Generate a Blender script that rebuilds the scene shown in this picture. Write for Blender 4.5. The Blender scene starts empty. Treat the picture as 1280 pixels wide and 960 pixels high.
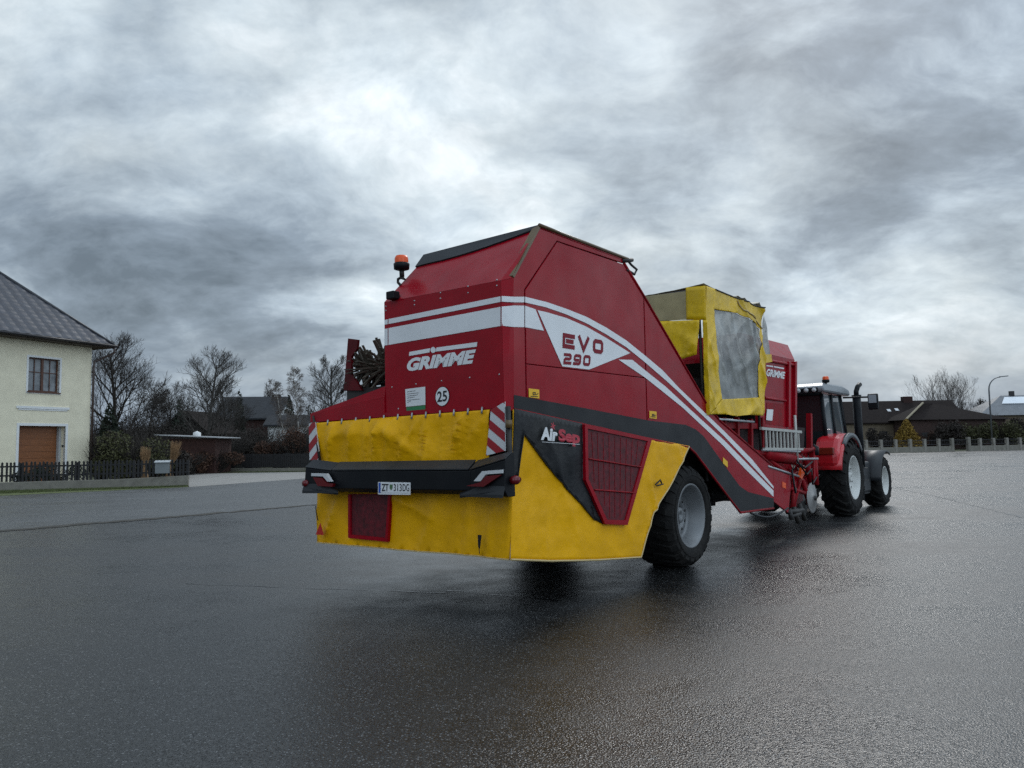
import bpy, bmesh, math, random
from mathutils import Vector, Matrix, noise
R_ = math.radians
rnd = random.Random(7)
scn = bpy.context.scene
COL = scn.collection

# ------------------------------------------------------------------ camera
PITCH = math.atan(72/960); ROLL = R_(0.8); CAMH = 1.85; F = 960.0
fw = Vector((0, math.cos(PITCH), math.sin(PITCH)))
rt0 = Vector((1, 0, 0)); up0 = rt0.cross(fw)
rt = rt0*math.cos(ROLL) - up0*math.sin(ROLL); up = rt.cross(fw)
CAM = Vector((0, 0, CAMH))
cd = bpy.data.cameras.new('camera'); cam = bpy.data.objects.new('camera', cd); COL.objects.link(cam)
cd.sensor_width = 36; cd.lens = 27; cd.clip_end = 4000; cd.clip_start = .05
cam.matrix_world = Matrix(((rt.x, up.x, -fw.x, 0), (rt.y, up.y, -fw.y, 0), (rt.z, up.z, -fw.z, CAMH), (0, 0, 0, 1)))
scn.camera = cam

def ray(px, py): return (fw*F + rt*(px-640) + up*(480-py)).normalized()
def G(px, py, z=0.0):
    d = ray(px, py); return CAM + d*((z-CAMH)/d.z)
def AT(px, py, Y):                       # world point seen at a pixel, at depth Y
    d = ray(px, py); return CAM + d*(Y/d.y)
# machine frame
YAW = R_(51.5); TILT = R_(0.9)
ex = Vector((math.cos(YAW), math.sin(YAW), 0)); ly = Vector((-math.sin(YAW), math.cos(YAW), 0)); ez = Vector((0, 0, 1))
ey = ly*math.cos(TILT) - ez*math.sin(TILT); ez = ex.cross(ey)
ORG = Vector((-0.0181, 7.9961, 0))
MW = Matrix(((ex.x, ey.x, ez.x, ORG.x), (ex.y, ey.y, ez.y, ORG.y), (ex.z, ey.z, ez.z, ORG.z), (0, 0, 0, 1)))
MI = MW.to_3x3().transposed()
def LOC(px, py, ax, val):
    d = MI @ ray(px, py); c = MI @ (CAM-ORG); return c + d*((val-c[ax])/d[ax])
def S(p, y=0.0): return LOC(p[0], p[1], 1, y)      # point of the machine's right side plane
def RR(p, x=0.0): return LOC(p[0], p[1], 0, x)     # point of the machine's rear plane

# ------------------------------------------------------------------ materials
MATS = {}
def mat(name, col, rough=.5, metal=0, var=0.0, vscale=3.0, bump=0.0, bscale=20.0, coat=0.0, dirt=0.0, dcol=(.10, .085, .065),
        alpha=1.0, trans=0.0, emit=None, spec=.5, stretch=None, rvar=0.0, dscale=1.3):
    if name in MATS: return MATS[name]
    m = bpy.data.materials.new(name); m.use_nodes = True; nt = m.node_tree; N = nt.nodes; L = nt.links
    b = N['Principled BSDF']; b.inputs['Base Color'].default_value = (*col, 1); b.inputs['Roughness'].default_value = rough
    b.inputs['Metallic'].default_value = metal; b.inputs['Specular IOR Level'].default_value = spec; b.inputs['Coat Weight'].default_value = coat; b.inputs['Coat Roughness'].default_value = .08
    b.inputs['Alpha'].default_value = alpha; b.inputs['Transmission Weight'].default_value = trans
    tc = N.new('ShaderNodeTexCoord'); mp = N.new('ShaderNodeMapping'); L.new(tc.outputs['Object'], mp.inputs[0])
    if stretch: mp.inputs['Scale'].default_value = stretch
    cur = None
    if var or dirt:
        n = N.new('ShaderNodeTexNoise'); n.inputs['Scale'].default_value = vscale; n.inputs['Detail'].default_value = 6
        L.new(mp.outputs[0], n.inputs[0])
        mr = N.new('ShaderNodeMapRange'); mr.inputs[1].default_value = .3; mr.inputs[2].default_value = .7
        mr.inputs[3].default_value = 1-var; mr.inputs[4].default_value = 1+var; L.new(n.outputs[0], mr.inputs[0])
        hs = N.new('ShaderNodeHueSaturation'); hs.inputs['Color'].default_value = (*col, 1); L.new(mr.outputs[0], hs.inputs['Value'])
        cur = hs.outputs[0]
    if dirt:
        n2 = N.new('ShaderNodeTexNoise'); n2.inputs['Scale'].default_value = dscale; n2.inputs['Detail'].default_value = 9; n2.inputs['Roughness'].default_value = .68
        L.new(mp.outputs[0], n2.inputs[0])
        m2 = N.new('ShaderNodeMapRange'); m2.inputs[1].default_value = .48; m2.inputs[2].default_value = .8; m2.inputs[4].default_value = dirt; L.new(n2.outputs[0], m2.inputs[0])
        mx = N.new('ShaderNodeMix'); mx.data_type = 'RGBA'; L.new(m2.outputs[0], mx.inputs[0]); L.new(cur, mx.inputs[6]); mx.inputs[7].default_value = (*dcol, 1)
        cur = mx.outputs[2]
    if cur: L.new(cur, b.inputs['Base Color'])
    if rvar:
        n3 = N.new('ShaderNodeTexNoise'); n3.inputs['Scale'].default_value = 2.2; n3.inputs['Detail'].default_value = 7; L.new(mp.outputs[0], n3.inputs[0])
        m3 = N.new('ShaderNodeMapRange'); m3.inputs[1].default_value = .3; m3.inputs[2].default_value = .7
        m3.inputs[3].default_value = max(.03, rough-rvar); m3.inputs[4].default_value = min(1, rough+rvar); L.new(n3.outputs[0], m3.inputs[0]); L.new(m3.outputs[0], b.inputs['Roughness'])
    if bump:
        n4 = N.new('ShaderNodeTexNoise'); n4.inputs['Scale'].default_value = bscale; n4.inputs['Detail'].default_value = 5; L.new(mp.outputs[0], n4.inputs[0])
        bp = N.new('ShaderNodeBump'); bp.inputs['Strength'].default_value = bump; bp.inputs['Distance'].default_value = .02
        L.new(n4.outputs[0], bp.inputs['Height']); L.new(bp.outputs[0], b.inputs['Normal'])
    if emit: b.inputs['Emission Color'].default_value = (*emit[0], 1); b.inputs['Emission Strength'].default_value = emit[1]
    MATS[name] = m; return m

RED = mat('red_paint', (.31, .0005, .009), .38, var=.10, coat=.14, dirt=.35, rvar=.10, dcol=(.17, .003, .010), spec=.15, bump=.10, bscale=1.6)
RED2 = mat('red_steel', (.26, .003, .009), .5, var=.2, dirt=.6, dscale=4, dcol=(.05, .02, .015), spec=.15)
SEAM = mat('seam_black', (.006, .005, .005), .8)
WHITE = mat('white_decal', (.80, .80, .80), .4, var=.04, dirt=.18, dcol=(.3, .28, .26))
LETR = mat('red_decal', (.22, .002, .014), .5, spec=.25)
CHAR = mat('charcoal_decal', (.011, .012, .014), .45, var=.2, rvar=.1, dirt=.3, dcol=(.03, .028, .025), spec=.25)
TARPB = mat('black_tarpaulin', (.009, .010, .012), .45, spec=.3, var=.25, vscale=6, bump=.3, bscale=14, dirt=.55, dcol=(.06, .057, .05))
TARPY = mat('yellow_tarpaulin', (.86, .43, .002), .42, var=.08, bump=.6, bscale=5, dirt=.42, dcol=(.45, .23, .01), rvar=.1, spec=.2)
TARPY2 = mat('weathered_yellow_sheet', (.80, .50, .004), .42, var=.15, vscale=5, bump=.5, bscale=9, dirt=.6, dcol=(.25, .19, .05))
HEM = mat('pale_hem', (.55, .42, .2), .7)
PLAST = mat('clear_plastic', (.25, .25, .23), .16, var=.45, bump=.7, bscale=6, dirt=.3, dcol=(.3, .27, .2), alpha=.93)
PLASTD = mat('brown_plastic', (.42, .34, .18), .35, var=.2, bump=.3, bscale=5, dirt=.4, alpha=.88)
BLACK = mat('black_plastic', (.005, .006, .008), .45, spec=.2, var=.2, rvar=.12, dirt=.25, dcol=(.04, .04, .037))
DGREY = mat('dark_grey_plastic', (.019, .021, .024), .45, spec=.35, var=.15, dirt=.3, dcol=(.08, .08, .075))
STEEL = mat('galvanised_steel', (.42, .43, .44), .45, metal=.7, var=.2, vscale=9, dirt=.3)
DSTEEL = mat('dark_steel', (.03, .028, .027), .55, metal=.3, var=.3, dirt=.5)
RUB = mat('tyre_rubber', (.010, .0095, .009), .82, var=.3, vscale=5, bump=.4, bscale=30, dirt=.55, dcol=(.040, .035, .030), dscale=3, spec=.25)
RIM = mat('grey_rim', (.20, .205, .21), .45, metal=.35, var=.1, dirt=.35, dcol=(.12, .11, .1))
RIMW = mat('white_rim', (.62, .62, .59), .42, var=.1, dirt=.3)
GLASSD = mat('dark_glass', (.018, .022, .024), .08, var=.05)
LENSR = mat('red_lens', (.13, .004, .007), .15)
LENSW = mat('clear_lens', (.6, .6, .6), .2)
ORANGE = mat('orange_lens', (.85, .10, .01), .3)
YEL = mat('yellow_sticker', (.85, .48, .02), .5)
GREEN = mat('green_sticker', (.03, .19, .07), .5)
TAN = mat('tan_trim', (.12, .075, .03), .35, var=.3, dirt=.5, dcol=(.03, .025, .02))
INK = mat('black_ink', (.012, .012, .014), .6)
BLUE = mat('blue_band', (.01, .08, .42), .5)
TRED = mat('tractor_red', (.55, .012, .02), .3, coat=.4, var=.05, dirt=.15)
SILVER = mat('silver_paint', (.25, .265, .28), .35, metal=.3, var=.05)
MESHR = mat('red_mesh_guard', (.11, .003, .008), .6, var=.5, vscale=16, dirt=.5, dcol=(.03, .01, .01))

# ------------------------------------------------------------------ mesh helper
class MB:
    def __init__(s): s.v = []; s.f = []; s.mi = []; s.sm = []
    def add(s, vs, fs, mi=0, sm=False):
        o = len(s.v); s.v += [Vector(p) for p in vs]
        for f in fs: s.f.append([i+o for i in f]); s.mi.append(mi); s.sm.append(sm)
    def box(s, a, b, mi=0):
        x0, y0, z0 = a; x1, y1, z1 = b
        s.add([(x0, y0, z0), (x1, y0, z0), (x1, y1, z0), (x0, y1, z0), (x0, y0, z1), (x1, y0, z1), (x1, y1, z1), (x0, y1, z1)],
              [(0, 3, 2, 1), (4, 5, 6, 7), (0, 1, 5, 4), (1, 2, 6, 5), (2, 3, 7, 6), (3, 0, 4, 7)], mi)
    def prism(s, pts, ext, mi=0):
        n = len(pts); e = Vector(ext); P = [Vector(p) for p in pts]
        s.add(P+[p+e for p in P], [list(range(n))[::-1], list(range(n, 2*n))]+[(i, (i+1) % n, (i+1) % n+n, i+n) for i in range(n)], mi)
    def tube(s, pts, r, n=8, mi=0, r1=None, caps=True):
        P = [Vector(p) for p in pts]; k = len(P); vs = []; fs = []
        t = (P[1]-P[0]).normalized(); a = t.orthogonal().normalized()
        for i, p in enumerate(P):
            t = (P[min(i+1, k-1)]-P[max(i-1, 0)])
            if t.length < 1e-9: t = Vector((0, 0, 1))
            t.normalize(); a = (a-t*a.dot(t))
            a = a.normalized() if a.length > 1e-6 else t.orthogonal().normalized()
            b = t.cross(a); rr = r if r1 is None else r+(r1-r)*i/(k-1)
            for j in range(n):
                g = 2*math.pi*j/n; vs.append(p+a*math.cos(g)*rr+b*math.sin(g)*rr)
        for i in range(k-1):
            for j in range(n): fs.append((i*n+j, i*n+(j+1) % n, (i+1)*n+(j+1) % n, (i+1)*n+j))
        if caps: fs += [list(range(n))[::-1], list(range((k-1)*n, k*n))]
        s.add(vs, fs, mi, n > 5)
    def lathe(s, prof, c, axis='y', n=48, mi=0, sm=True):
        c = Vector(c); vs = []; fs = []
        for (h, r) in prof:
            for j in range(n):
                g = 2*math.pi*j/n; u, w = r*math.cos(g), r*math.sin(g)
                vs.append(c+(Vector((u, h, w)) if axis == 'y' else Vector((u, w, h)) if axis == 'z' else Vector((h, u, w))))
        for i in range(len(prof)-1):
            for j in range(n): fs.append((i*n+j, i*n+(j+1) % n, (i+1)*n+(j+1) % n, (i+1)*n+j))
        s.add(vs, fs, mi, sm)
    def build(s, name, mats, parent=None, bevel=0, solid=0):
        me = bpy.data.meshes.new(name); me.from_pydata([tuple(v) for v in s.v], [], s.f); me.update()
        if not isinstance(mats, (list, tuple)): mats = [mats]
        for m in mats: me.materials.append(m)
        for p, mi, sm in zip(me.polygons, s.mi, s.sm): p.material_index = mi; p.use_smooth = sm
        o = bpy.data.objects.new(name, me); COL.objects.link(o)
        if parent: o.parent = parent
        if bevel:
            b = o.modifiers.new('bevel', 'BEVEL'); b.width = bevel; b.segments = 2; b.limit_method = 'ANGLE'; b.angle_limit = R_(35)
        if solid:
            q = o.modifiers.new('solid', 'SOLIDIFY'); q.thickness = solid; q.offset = 0
        return o
def tag(o, label=None, cat=None, group=None, kind=None):
    for k, v in (('label', label), ('category', cat), ('group', group), ('kind', kind)):
        if v: o[k] = v
    return o
def empty(name, mw=None, loc=None, rz=0):
    o = bpy.data.objects.new(name, None); COL.objects.link(o)
    if mw is not None: o.matrix_world = mw
    if loc is not None: o.location = loc; o.rotation_euler = (0, 0, rz)
    return o
def joined(a, b): return list(a)+list(b)

def clip(poly, nx, ny, c):               # keep nx*x+ny*y <= c
    out = []
    for i in range(len(poly)):
        a, b = poly[i], poly[(i+1) % len(poly)]; da = nx*a[0]+ny*a[1]-c; db = nx*b[0]+ny*b[1]-c
        if da <= 0: out.append(a)
        if (da < 0 < db) or (db < 0 < da):
            t = da/(da-db); out.append((a[0]+(b[0]-a[0])*t, a[1]+(b[1]-a[1])*t))
    return out
def ribbon(pts, w, closed=False):        # mitred strip quads in 2D
    n = len(pts); Lp = []; Rp = []
    for i in range(n):
        p = Vector(pts[i]); a = Vector(pts[i-1]) if (i > 0 or closed) else None; b = Vector(pts[(i+1) % n]) if (i < n-1 or closed) else None
        d1 = (p-a).normalized() if a is not None else None; d2 = (b-p).normalized() if b is not None else None
        if d1 is None: d1 = d2
        if d2 is None: d2 = d1
        n1 = Vector((-d1.y, d1.x)); n2 = Vector((-d2.y, d2.x)); m = (n1+n2).normalized(); k = w/2/max(.3, m.dot(n1))
        Lp.append(p+m*k); Rp.append(p-m*k)
    q = [(Lp[i], Lp[(i+1) % n], Rp[(i+1) % n], Rp[i]) for i in range(n if closed else n-1)]
    return q
def text2d(s, shear=0, bold=0, size=1.0):
    c = bpy.data.curves.new('t', 'FONT'); c.body = s; c.shear = shear; c.offset = bold; c.size = size; c.resolution_u = 3
    o = bpy.data.objects.new('t', c); COL.objects.link(o); bpy.context.view_layer.update()
    me = bpy.data.meshes.new_from_object(o.evaluated_get(bpy.context.evaluated_depsgraph_get()))
    vs = [(v.co.x, v.co.y) for v in me.vertices]; fs = [list(p.vertices) for p in me.polygons]
    bpy.data.objects.remove(o); bpy.data.curves.remove(c); bpy.data.meshes.remove(me)
    x0 = min(v[0] for v in vs); x1 = max(v[0] for v in vs); y0 = min(v[1] for v in vs); y1 = max(v[1] for v in vs)
    return [((v[0]-x0)/(x1-x0), (v[1]-y0)/(y1-y0)) for v in vs], fs
def lettering(name, s, bl, br, tl, m, parent, shear=0, bold=.02, mb=None, mi=0):   # text stretched on three 3D corners
    vs, fs = text2d(s, shear, bold); bl, br, tl = Vector(bl), Vector(br), Vector(tl)
    P = [bl+(br-bl)*u+(tl-bl)*v for u, v in vs]
    if mb is not None: mb.add(P, fs, mi); return
    b = MB(); b.add(P, fs); return b.build(name, m, parent)

OUT_Y = -1   # outward direction of the side plane
def side_poly(pts, off, y=0.0): return [S(p, y)+Vector((0, -off, 0)) for p in pts]
def rear_poly(pts, off, x=0.0): return [RR(p, x)+Vector((-off, 0, 0)) for p in pts]
def wr(p, k=1.0):                         # tarpaulin: slack, long creases, small puckers
    h = p.x+p.y*.97; z = p.z
    a = noise.noise(Vector((h*.75, z*1.0, 7.1)))*.05
    c = 0
    for (ca, sa, sc, am, sd) in ((.92, .38, 2.1, .055, 1.3), (.55, -.83, 1.7, .045, 5.7), (1, .05, 3.2, .028, 9.2), (.75, .66, 2.8, .030, 14.4)):
        u = h*ca+z*sa; v = -h*sa+z*ca
        m = max(0, noise.noise(Vector((u*.8, v*.8, sd+20)))*2+.25)
        c += am*min(1.2, m)*(1-min(1, abs(noise.noise(Vector((u*sc, v*.38, sd)))*2.4)))**3
    return (a+c+noise.noise(Vector((h*7, z*7, 2)))*.004)*k
def tarp(mb, P, nrm, off=0.0, k=1.0, step=.09, mi=0, ramp=None):
    bm = bmesh.new(); vs = [bm.verts.new(p) for p in P]; bm.faces.new(vs)
    bmesh.ops.triangulate(bm, faces=bm.faces[:])
    for it in range(9):
        es = [e for e in bm.edges if e.calc_length() > step]
        if not es: break
        bmesh.ops.subdivide_edges(bm, edges=es, cuts=1); bmesh.ops.triangulate(bm, faces=[f for f in bm.faces if len(f.verts) > 3])
    n = Vector(nrm); bm.verts.index_update()
    vv = []
    for v in bm.verts:
        kk = k*(ramp(v.co) if ramp else 1)
        vv.append(v.co+n*(off+wr(v.co, kk)))
    mb.add(vv, [[v.index for v in f.verts] for f in bm.faces], mi, True); bm.free()

# ------------------------------------------------------------------ world and light
SUN_AZ = R_(22); SUN_EL = R_(38)
w = bpy.data.worlds.new('World'); scn.world = w; w.use_nodes = True; nt = w.node_tree; N = nt.nodes; L = nt.links
bg = N['Background']; out = N['World Output']
sky = N.new('ShaderNodeTexSky'); sky.sky_type = 'NISHITA'; sky.sun_disc = False; sky.sun_elevation = SUN_EL; sky.sun_rotation = SUN_AZ; sky.air_density = 1.5; sky.dust_density = 2
L.new(sky.outputs[0], bg.inputs[0]); bg.inputs[1].default_value = .08
def nd(t, **k):
    x = N.new(t)
    for a, b in k.items(): setattr(x, a, b)
    return x
def mth(op, a, b=None, c=None, clampv=False):
    x = nd('ShaderNodeMath', operation=op); x.use_clamp = clampv
    for i, v in enumerate((a, b, c)):
        if v is None: continue
        if isinstance(v, (int, float)): x.inputs[i].default_value = v
        else: L.new(v, x.inputs[i])
    return x.outputs[0]
tc = nd('ShaderNodeTexCoord'); sp = nd('ShaderNodeSeparateXYZ'); L.new(tc.outputs['Generated'], sp.inputs[0])
zz = mth('ADD', mth('MAXIMUM', sp.outputs[2], 0), .42)
cx = mth('DIVIDE', sp.outputs[0], zz); cy = mth('DIVIDE', sp.outputs[1], zz)
cb0 = nd('ShaderNodeCombineXYZ'); L.new(cx, cb0.inputs[0]); L.new(cy, cb0.inputs[1])
wn = nd('ShaderNodeTexNoise'); wn.inputs['Scale'].default_value = 1.6; wn.inputs['Detail'].default_value = 4; L.new(cb0.outputs[0], wn.inputs[0])
wv_ = nd('ShaderNodeVectorMath', operation='MULTIPLY_ADD'); L.new(wn.outputs['Color'], wv_.inputs[0]); wv_.inputs[1].default_value = (.28, .28, 0); L.new(cb0.outputs[0], wv_.inputs[2]); cb = wv_
def cloud(scale, detail, rough, seed, dist=.4, sx=1.0, sy=1.0):
    mp = nd('ShaderNodeMapping'); mp.inputs['Location'].default_value = (seed, seed*.37, seed*1.7); mp.inputs['Scale'].default_value = (sx, sy, 1); L.new(cb.outputs[0], mp.inputs[0])
    n = nd('ShaderNodeTexNoise'); n.inputs['Scale'].default_value = scale; n.inputs['Detail'].default_value = detail; n.inputs['Roughness'].default_value = rough; n.inputs['Distortion'].default_value = dist
    L.new(mp.outputs[0], n.inputs[0]); return n.outputs[0]
n1 = cloud(1.5, 11, .54, 41.1, .0, .85, 1.0); n2 = cloud(4.6, 10, .62, 9.4, .0, .85, 1.0); n3 = cloud(.6, 3, .5, 5.5, .2)
den = mth('ADD', mth('ADD', mth('MULTIPLY', n1, .52), mth('MULTIPLY', n2, .28)), mth('MULTIPLY', n3, .20))   # about .5
# thinner cloud round the hidden sun and straight ahead
def dirdot(px, py):
    d = ray(px, py); v = nd('ShaderNodeVectorMath', operation='DOT_PRODUCT'); L.new(tc.outputs['Generated'], v.inputs[0]); v.inputs[1].default_value = d; return v.outputs['Value']
g1 = mth('POWER', mth('MAXIMUM', dirdot(590, 210), 0), 14); g2 = mth('POWER', mth('MAXIMUM', dirdot(1240, 180), 0), 30); g3 = mth('POWER', mth('MAXIMUM', dirdot(180, 380), 0), 30)
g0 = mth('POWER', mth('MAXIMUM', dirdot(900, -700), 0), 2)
lum = mth('ADD', mth('MULTIPLY', mth('SUBTRACT', .5, den), 4.6), .275)
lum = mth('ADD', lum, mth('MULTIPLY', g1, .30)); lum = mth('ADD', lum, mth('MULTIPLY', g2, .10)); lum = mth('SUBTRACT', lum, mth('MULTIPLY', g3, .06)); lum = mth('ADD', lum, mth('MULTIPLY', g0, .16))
rm = nd('ShaderNodeValToRGB'); L.new(lum, rm.inputs[0]); cr = rm.color_ramp
cr.elements[0].position = 0.0; cr.elements[0].color = (.095, .122, .152, 1); cr.elements[1].position = 1.0; cr.elements[1].color = (.62, .67, .70, 1)
for p, c in ((.25, (.165, .205, .25)), (.5, (.29, .345, .395)), (.75, (.43, .49, .53))):
    e = cr.elements.new(p); e.color = (*c, 1)
# far horizon is duller and bluer
hz = mth('SUBTRACT', 1, mth('DIVIDE', mth('MAXIMUM', sp.outputs[2], 0), .16), clampv=True)
mxh = nd('ShaderNodeMix', data_type='RGBA'); L.new(mth('MULTIPLY', hz, .7), mxh.inputs[0]); L.new(rm.outputs[0], mxh.inputs[6]); mxh.inputs[7].default_value = (.15, .195, .255, 1)
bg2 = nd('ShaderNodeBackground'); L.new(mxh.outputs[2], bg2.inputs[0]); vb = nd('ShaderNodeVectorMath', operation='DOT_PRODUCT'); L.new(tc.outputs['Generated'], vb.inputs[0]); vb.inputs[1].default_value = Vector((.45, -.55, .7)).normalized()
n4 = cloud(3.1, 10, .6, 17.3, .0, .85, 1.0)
L.new(mth('MULTIPLY', mth('ADD', mth('MULTIPLY', mth('MAXIMUM', mth('ADD', vb.outputs['Value'], .05), 0), 1.9), 1.0), mth('ADD', mth('MULTIPLY', n4, 1.2), .40)), bg2.inputs[1])  # unseen sky above and behind the camera brightened to light the machine
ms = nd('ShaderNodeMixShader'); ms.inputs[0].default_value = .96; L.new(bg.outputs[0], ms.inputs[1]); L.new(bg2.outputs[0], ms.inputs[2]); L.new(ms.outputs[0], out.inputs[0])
sl = bpy.data.lights.new('sun', 'SUN'); sl.energy = .5; sl.angle = R_(16); sl.specular_factor = .5; sl.color = (1, .98, .95)
so = bpy.data.objects.new('sun', sl); COL.objects.link(so)
sd = Vector((math.sin(SUN_AZ)*math.cos(SUN_EL), math.cos(SUN_AZ)*math.cos(SUN_EL), math.sin(SUN_EL)))
so.rotation_euler = (-sd).to_track_quat('-Z', 'Y').to_euler(); so.location = (0, 0, 30)

# ------------------------------------------------------------------ ground sheets
def asphalt(name, base, wet, speck):
    m = bpy.data.materials.new(name); m.use_nodes = True; nt = m.node_tree; N = nt.nodes; L = nt.links; b = N['Principled BSDF']
    def n_(scale, det=5, ro=.55, st=None, rot=0):
        tc = N.new('ShaderNodeTexCoord'); mp = N.new('ShaderNodeMapping'); L.new(tc.outputs['Object'], mp.inputs[0])
        if st: mp.inputs['Scale'].default_value = st
        mp.inputs['Rotation'].default_value = (0, 0, rot)
        n = N.new('ShaderNodeTexNoise'); n.inputs['Scale'].default_value = scale; n.inputs['Detail'].default_value = det; n.inputs['Roughness'].default_value = ro; L.new(mp.outputs[0], n.inputs[0]); return n.outputs[0], mp
    def mr(v, a, b_, c, d):
        x = N.new('ShaderNodeMapRange'); L.new(v, x.inputs[0])
        for i, q in enumerate((a, b_, c, d)): x.inputs[i+1].default_value = q
        return x.outputs[0]
    def mul(a, b_, op='MULTIPLY'):
        x = N.new('ShaderNodeMath'); x.operation = op
        for i, v in enumerate((a, b_)):
            if isinstance(v, (int, float)): x.inputs[i].default_value = v
            else: L.new(v, x.inputs[i])
        return x.outputs[0]
    big, mp = n_(.22, 6, .6, (1, 1.8, 1), R_(-25)); mid, _ = n_(2.2, 6, .62); fine, _ = n_(75, 3, .6)
    vo = N.new('ShaderNodeTexVoronoi'); vo.inputs['Scale'].default_value = 62; L.new(_.outputs[0], vo.inputs[0])
    vo2 = N.new('ShaderNodeTexVoronoi'); vo2.inputs['Scale'].default_value = 62; L.new(_.outputs[0], vo2.inputs[0])
    sepc = N.new('ShaderNodeSeparateColor'); L.new(vo2.outputs['Color'], sepc.inputs[0])
    chips = mr(sepc.outputs[0], .72, .97, 0, 1)
    chipm = mul(chips, mr(vo.outputs['Distance'], .25, .5, 1, 0))
    val = mul(mr(mid, .3, .7, .75, 1.25), mr(fine, .35, .65, .35, 1.65)); val = mul(val, mr(big, .35, .65, .7, 1.3))
    val = mul(val, mul(chipm, speck), 'ADD')
    hs = N.new('ShaderNodeHueSaturation'); hs.inputs['Color'].default_value = (*base, 1); L.new(val, hs.inputs['Value']); L.new(hs.outputs[0], b.inputs['Base Color'])
    r = mul(mr(big, .34, .66, wet[0], wet[1]), mr(mid, .3, .7, -.07, .07), 'ADD'); r = mul(r, mr(fine, .3, .7, -.06, .06), 'ADD'); L.new(r, b.inputs['Roughness'])
    bp = N.new('ShaderNodeBump'); bp.inputs['Strength'].default_value = .6; bp.inputs['Distance'].default_value = .005
    hh = mul(fine, mr(vo.outputs['Distance'], 0, .6, 1, 0), 'ADD'); L.new(hh, bp.inputs['Height'])
    bp2 = N.new('ShaderNodeBump'); bp2.inputs['Strength'].default_value = .25; bp2.inputs['Distance'].default_value = .02; L.new(mid, bp2.inputs['Height']); L.new(bp2.outputs[0], bp.inputs['Normal'])
    L.new(bp.outputs[0], b.inputs['Normal']); b.inputs['Specular IOR Level'].default_value = .56
    return m
ASPH = asphalt('wet_asphalt', (.0125, .0125, .0125), (.20, .46), 15)
ROADM = asphalt('road_asphalt', (.060, .062, .063), (.36, .58), 1.6)
CONC = mat('driveway_concrete', (.27, .255, .235), .7, var=.12, vscale=1.5, bump=.2, bscale=30, dirt=.3, dcol=(.2, .18, .15), dscale=.7)
SOIL = mat('winter_lawn', (.045, .050, .018), .9, var=.35, vscale=1.2, bump=.8, bscale=12, dirt=.6, dcol=(.05, .035, .02))
GRASS = mat('verge_grass', (.09, .11, .035), .9, var=.4, vscale=6, bump=1, bscale=40, dirt=.5, dcol=(.07, .055, .03))
WALLC = mat('weathered_concrete', (.20, .185, .155), .85, var=.25, vscale=4, bump=.4, bscale=20, dirt=.7, dcol=(.06, .055, .035), dscale=2)

def sheet(name, pts, z, m, **k):
    b = MB(); b.add([(p[0], p[1], z) for p in pts], [list(range(len(pts)))]); o = b.build(name, m); tag(o, kind='structure', **k); return o
sheet('ground', [(-1500, -300), (1500, -300), (1500, 2500), (-1500, 2500)], -.012, SOIL)
gl = G(0, 620); g1_ = G(235, 609); dv = (g1_-gl).normalized()
left_far = gl-dv*45
sheet('parking_lot', [left_far, g1_, G(386, 598), G(1090, 567), G(1280, 562), (190, 118), (190, -40), (-70, -40)], 0, ASPH)
# paler street strip beyond the lot, with the ragged joint between them
a0 = G(0, 664); a1 = G(232, 645); a2 = G(392, 631); a3 = G(560, 618); a4 = G(760, 600)
lf = a0-(a1-a0).normalized()*25
dd = (G(386, 598)-g1_)
g2_ = G(386, 598)
sheet('street', [lf, a0, a1, a2, a3, a4, G(800, 580), g2_, g1_, gl, left_far], .004, ROADM)
JOINT = mat('joint_dirt', (.034, .030, .023), .75, var=.4, vscale=5, bump=.6, bscale=30)
jb = MB(); path = [lf, a0, a1, a2, a3, a4]; pp = []
for i in range(len(path)-1):
    for k in range(40):
        t = k/40; p = path[i].lerp(path[i+1], t); pp.append(p)
prev = None
for i, p in enumerate(pp):
    q = Vector((p.x, p.y, 0)); n_ = noise.noise(q*.5)*.18; wd = .22+.34*abs(noise.noise(q*.9))+.3*(noise.noise(q*3.1)); wd = max(.03, wd)
    d = Vector((.05, 1, 0)); A = (q.x+d.x*(n_-wd), q.y+n_-wd, .008); B = (q.x, q.y+n_+wd, .008)
    if prev: jb.add([prev[0], A, B, prev[1]], [(0, 1, 2, 3)])
    prev = (A, B)
tag(jb.build('road_joint', JOINT), kind='structure')
TAR = mat('tar_seam', (.008, .008, .009), .22, spec=.7, bump=.3, bscale=60)
tb = MB()
for path_, w_ in (([(560, 738), (640, 745), (700, 752)], .02), ([(230, 730), (420, 737), (560, 741)], .016), ([(1060, 600), (1160, 618), (1290, 650)], .03)):
    prev = None; P_ = [G(*p) for p in path_]
    for i in range(len(P_)-1):
        for k in range(40):
            p = P_[i].lerp(P_[i+1], k/40); d_ = (P_[i+1]-P_[i]).normalized(); n_ = Vector((-d_.y, d_.x, 0)); o_ = noise.noise(p*2.0)*.09+noise.noise(p*9)*.02; ww = w_*max(.1, .6+1.3*noise.noise(p*3+Vector((5, 5, 5))))
            A = p+n_*(o_-ww); B = p+n_*(o_+ww); A.z = B.z = .003
            if prev: tb.add([prev[0], A, B, prev[1]], [(0, 1, 2, 3)])
            prev = (A, B)
tag(tb.build('asphalt_cracks', TAR), kind='structure')
sheet('driveway', [G(235, 609)+Vector((.05, 0, 0)), G(235, 592.5), G(420, 589.5), G(700, 580), G(700, 584), g2_], .008, CONC)
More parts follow.
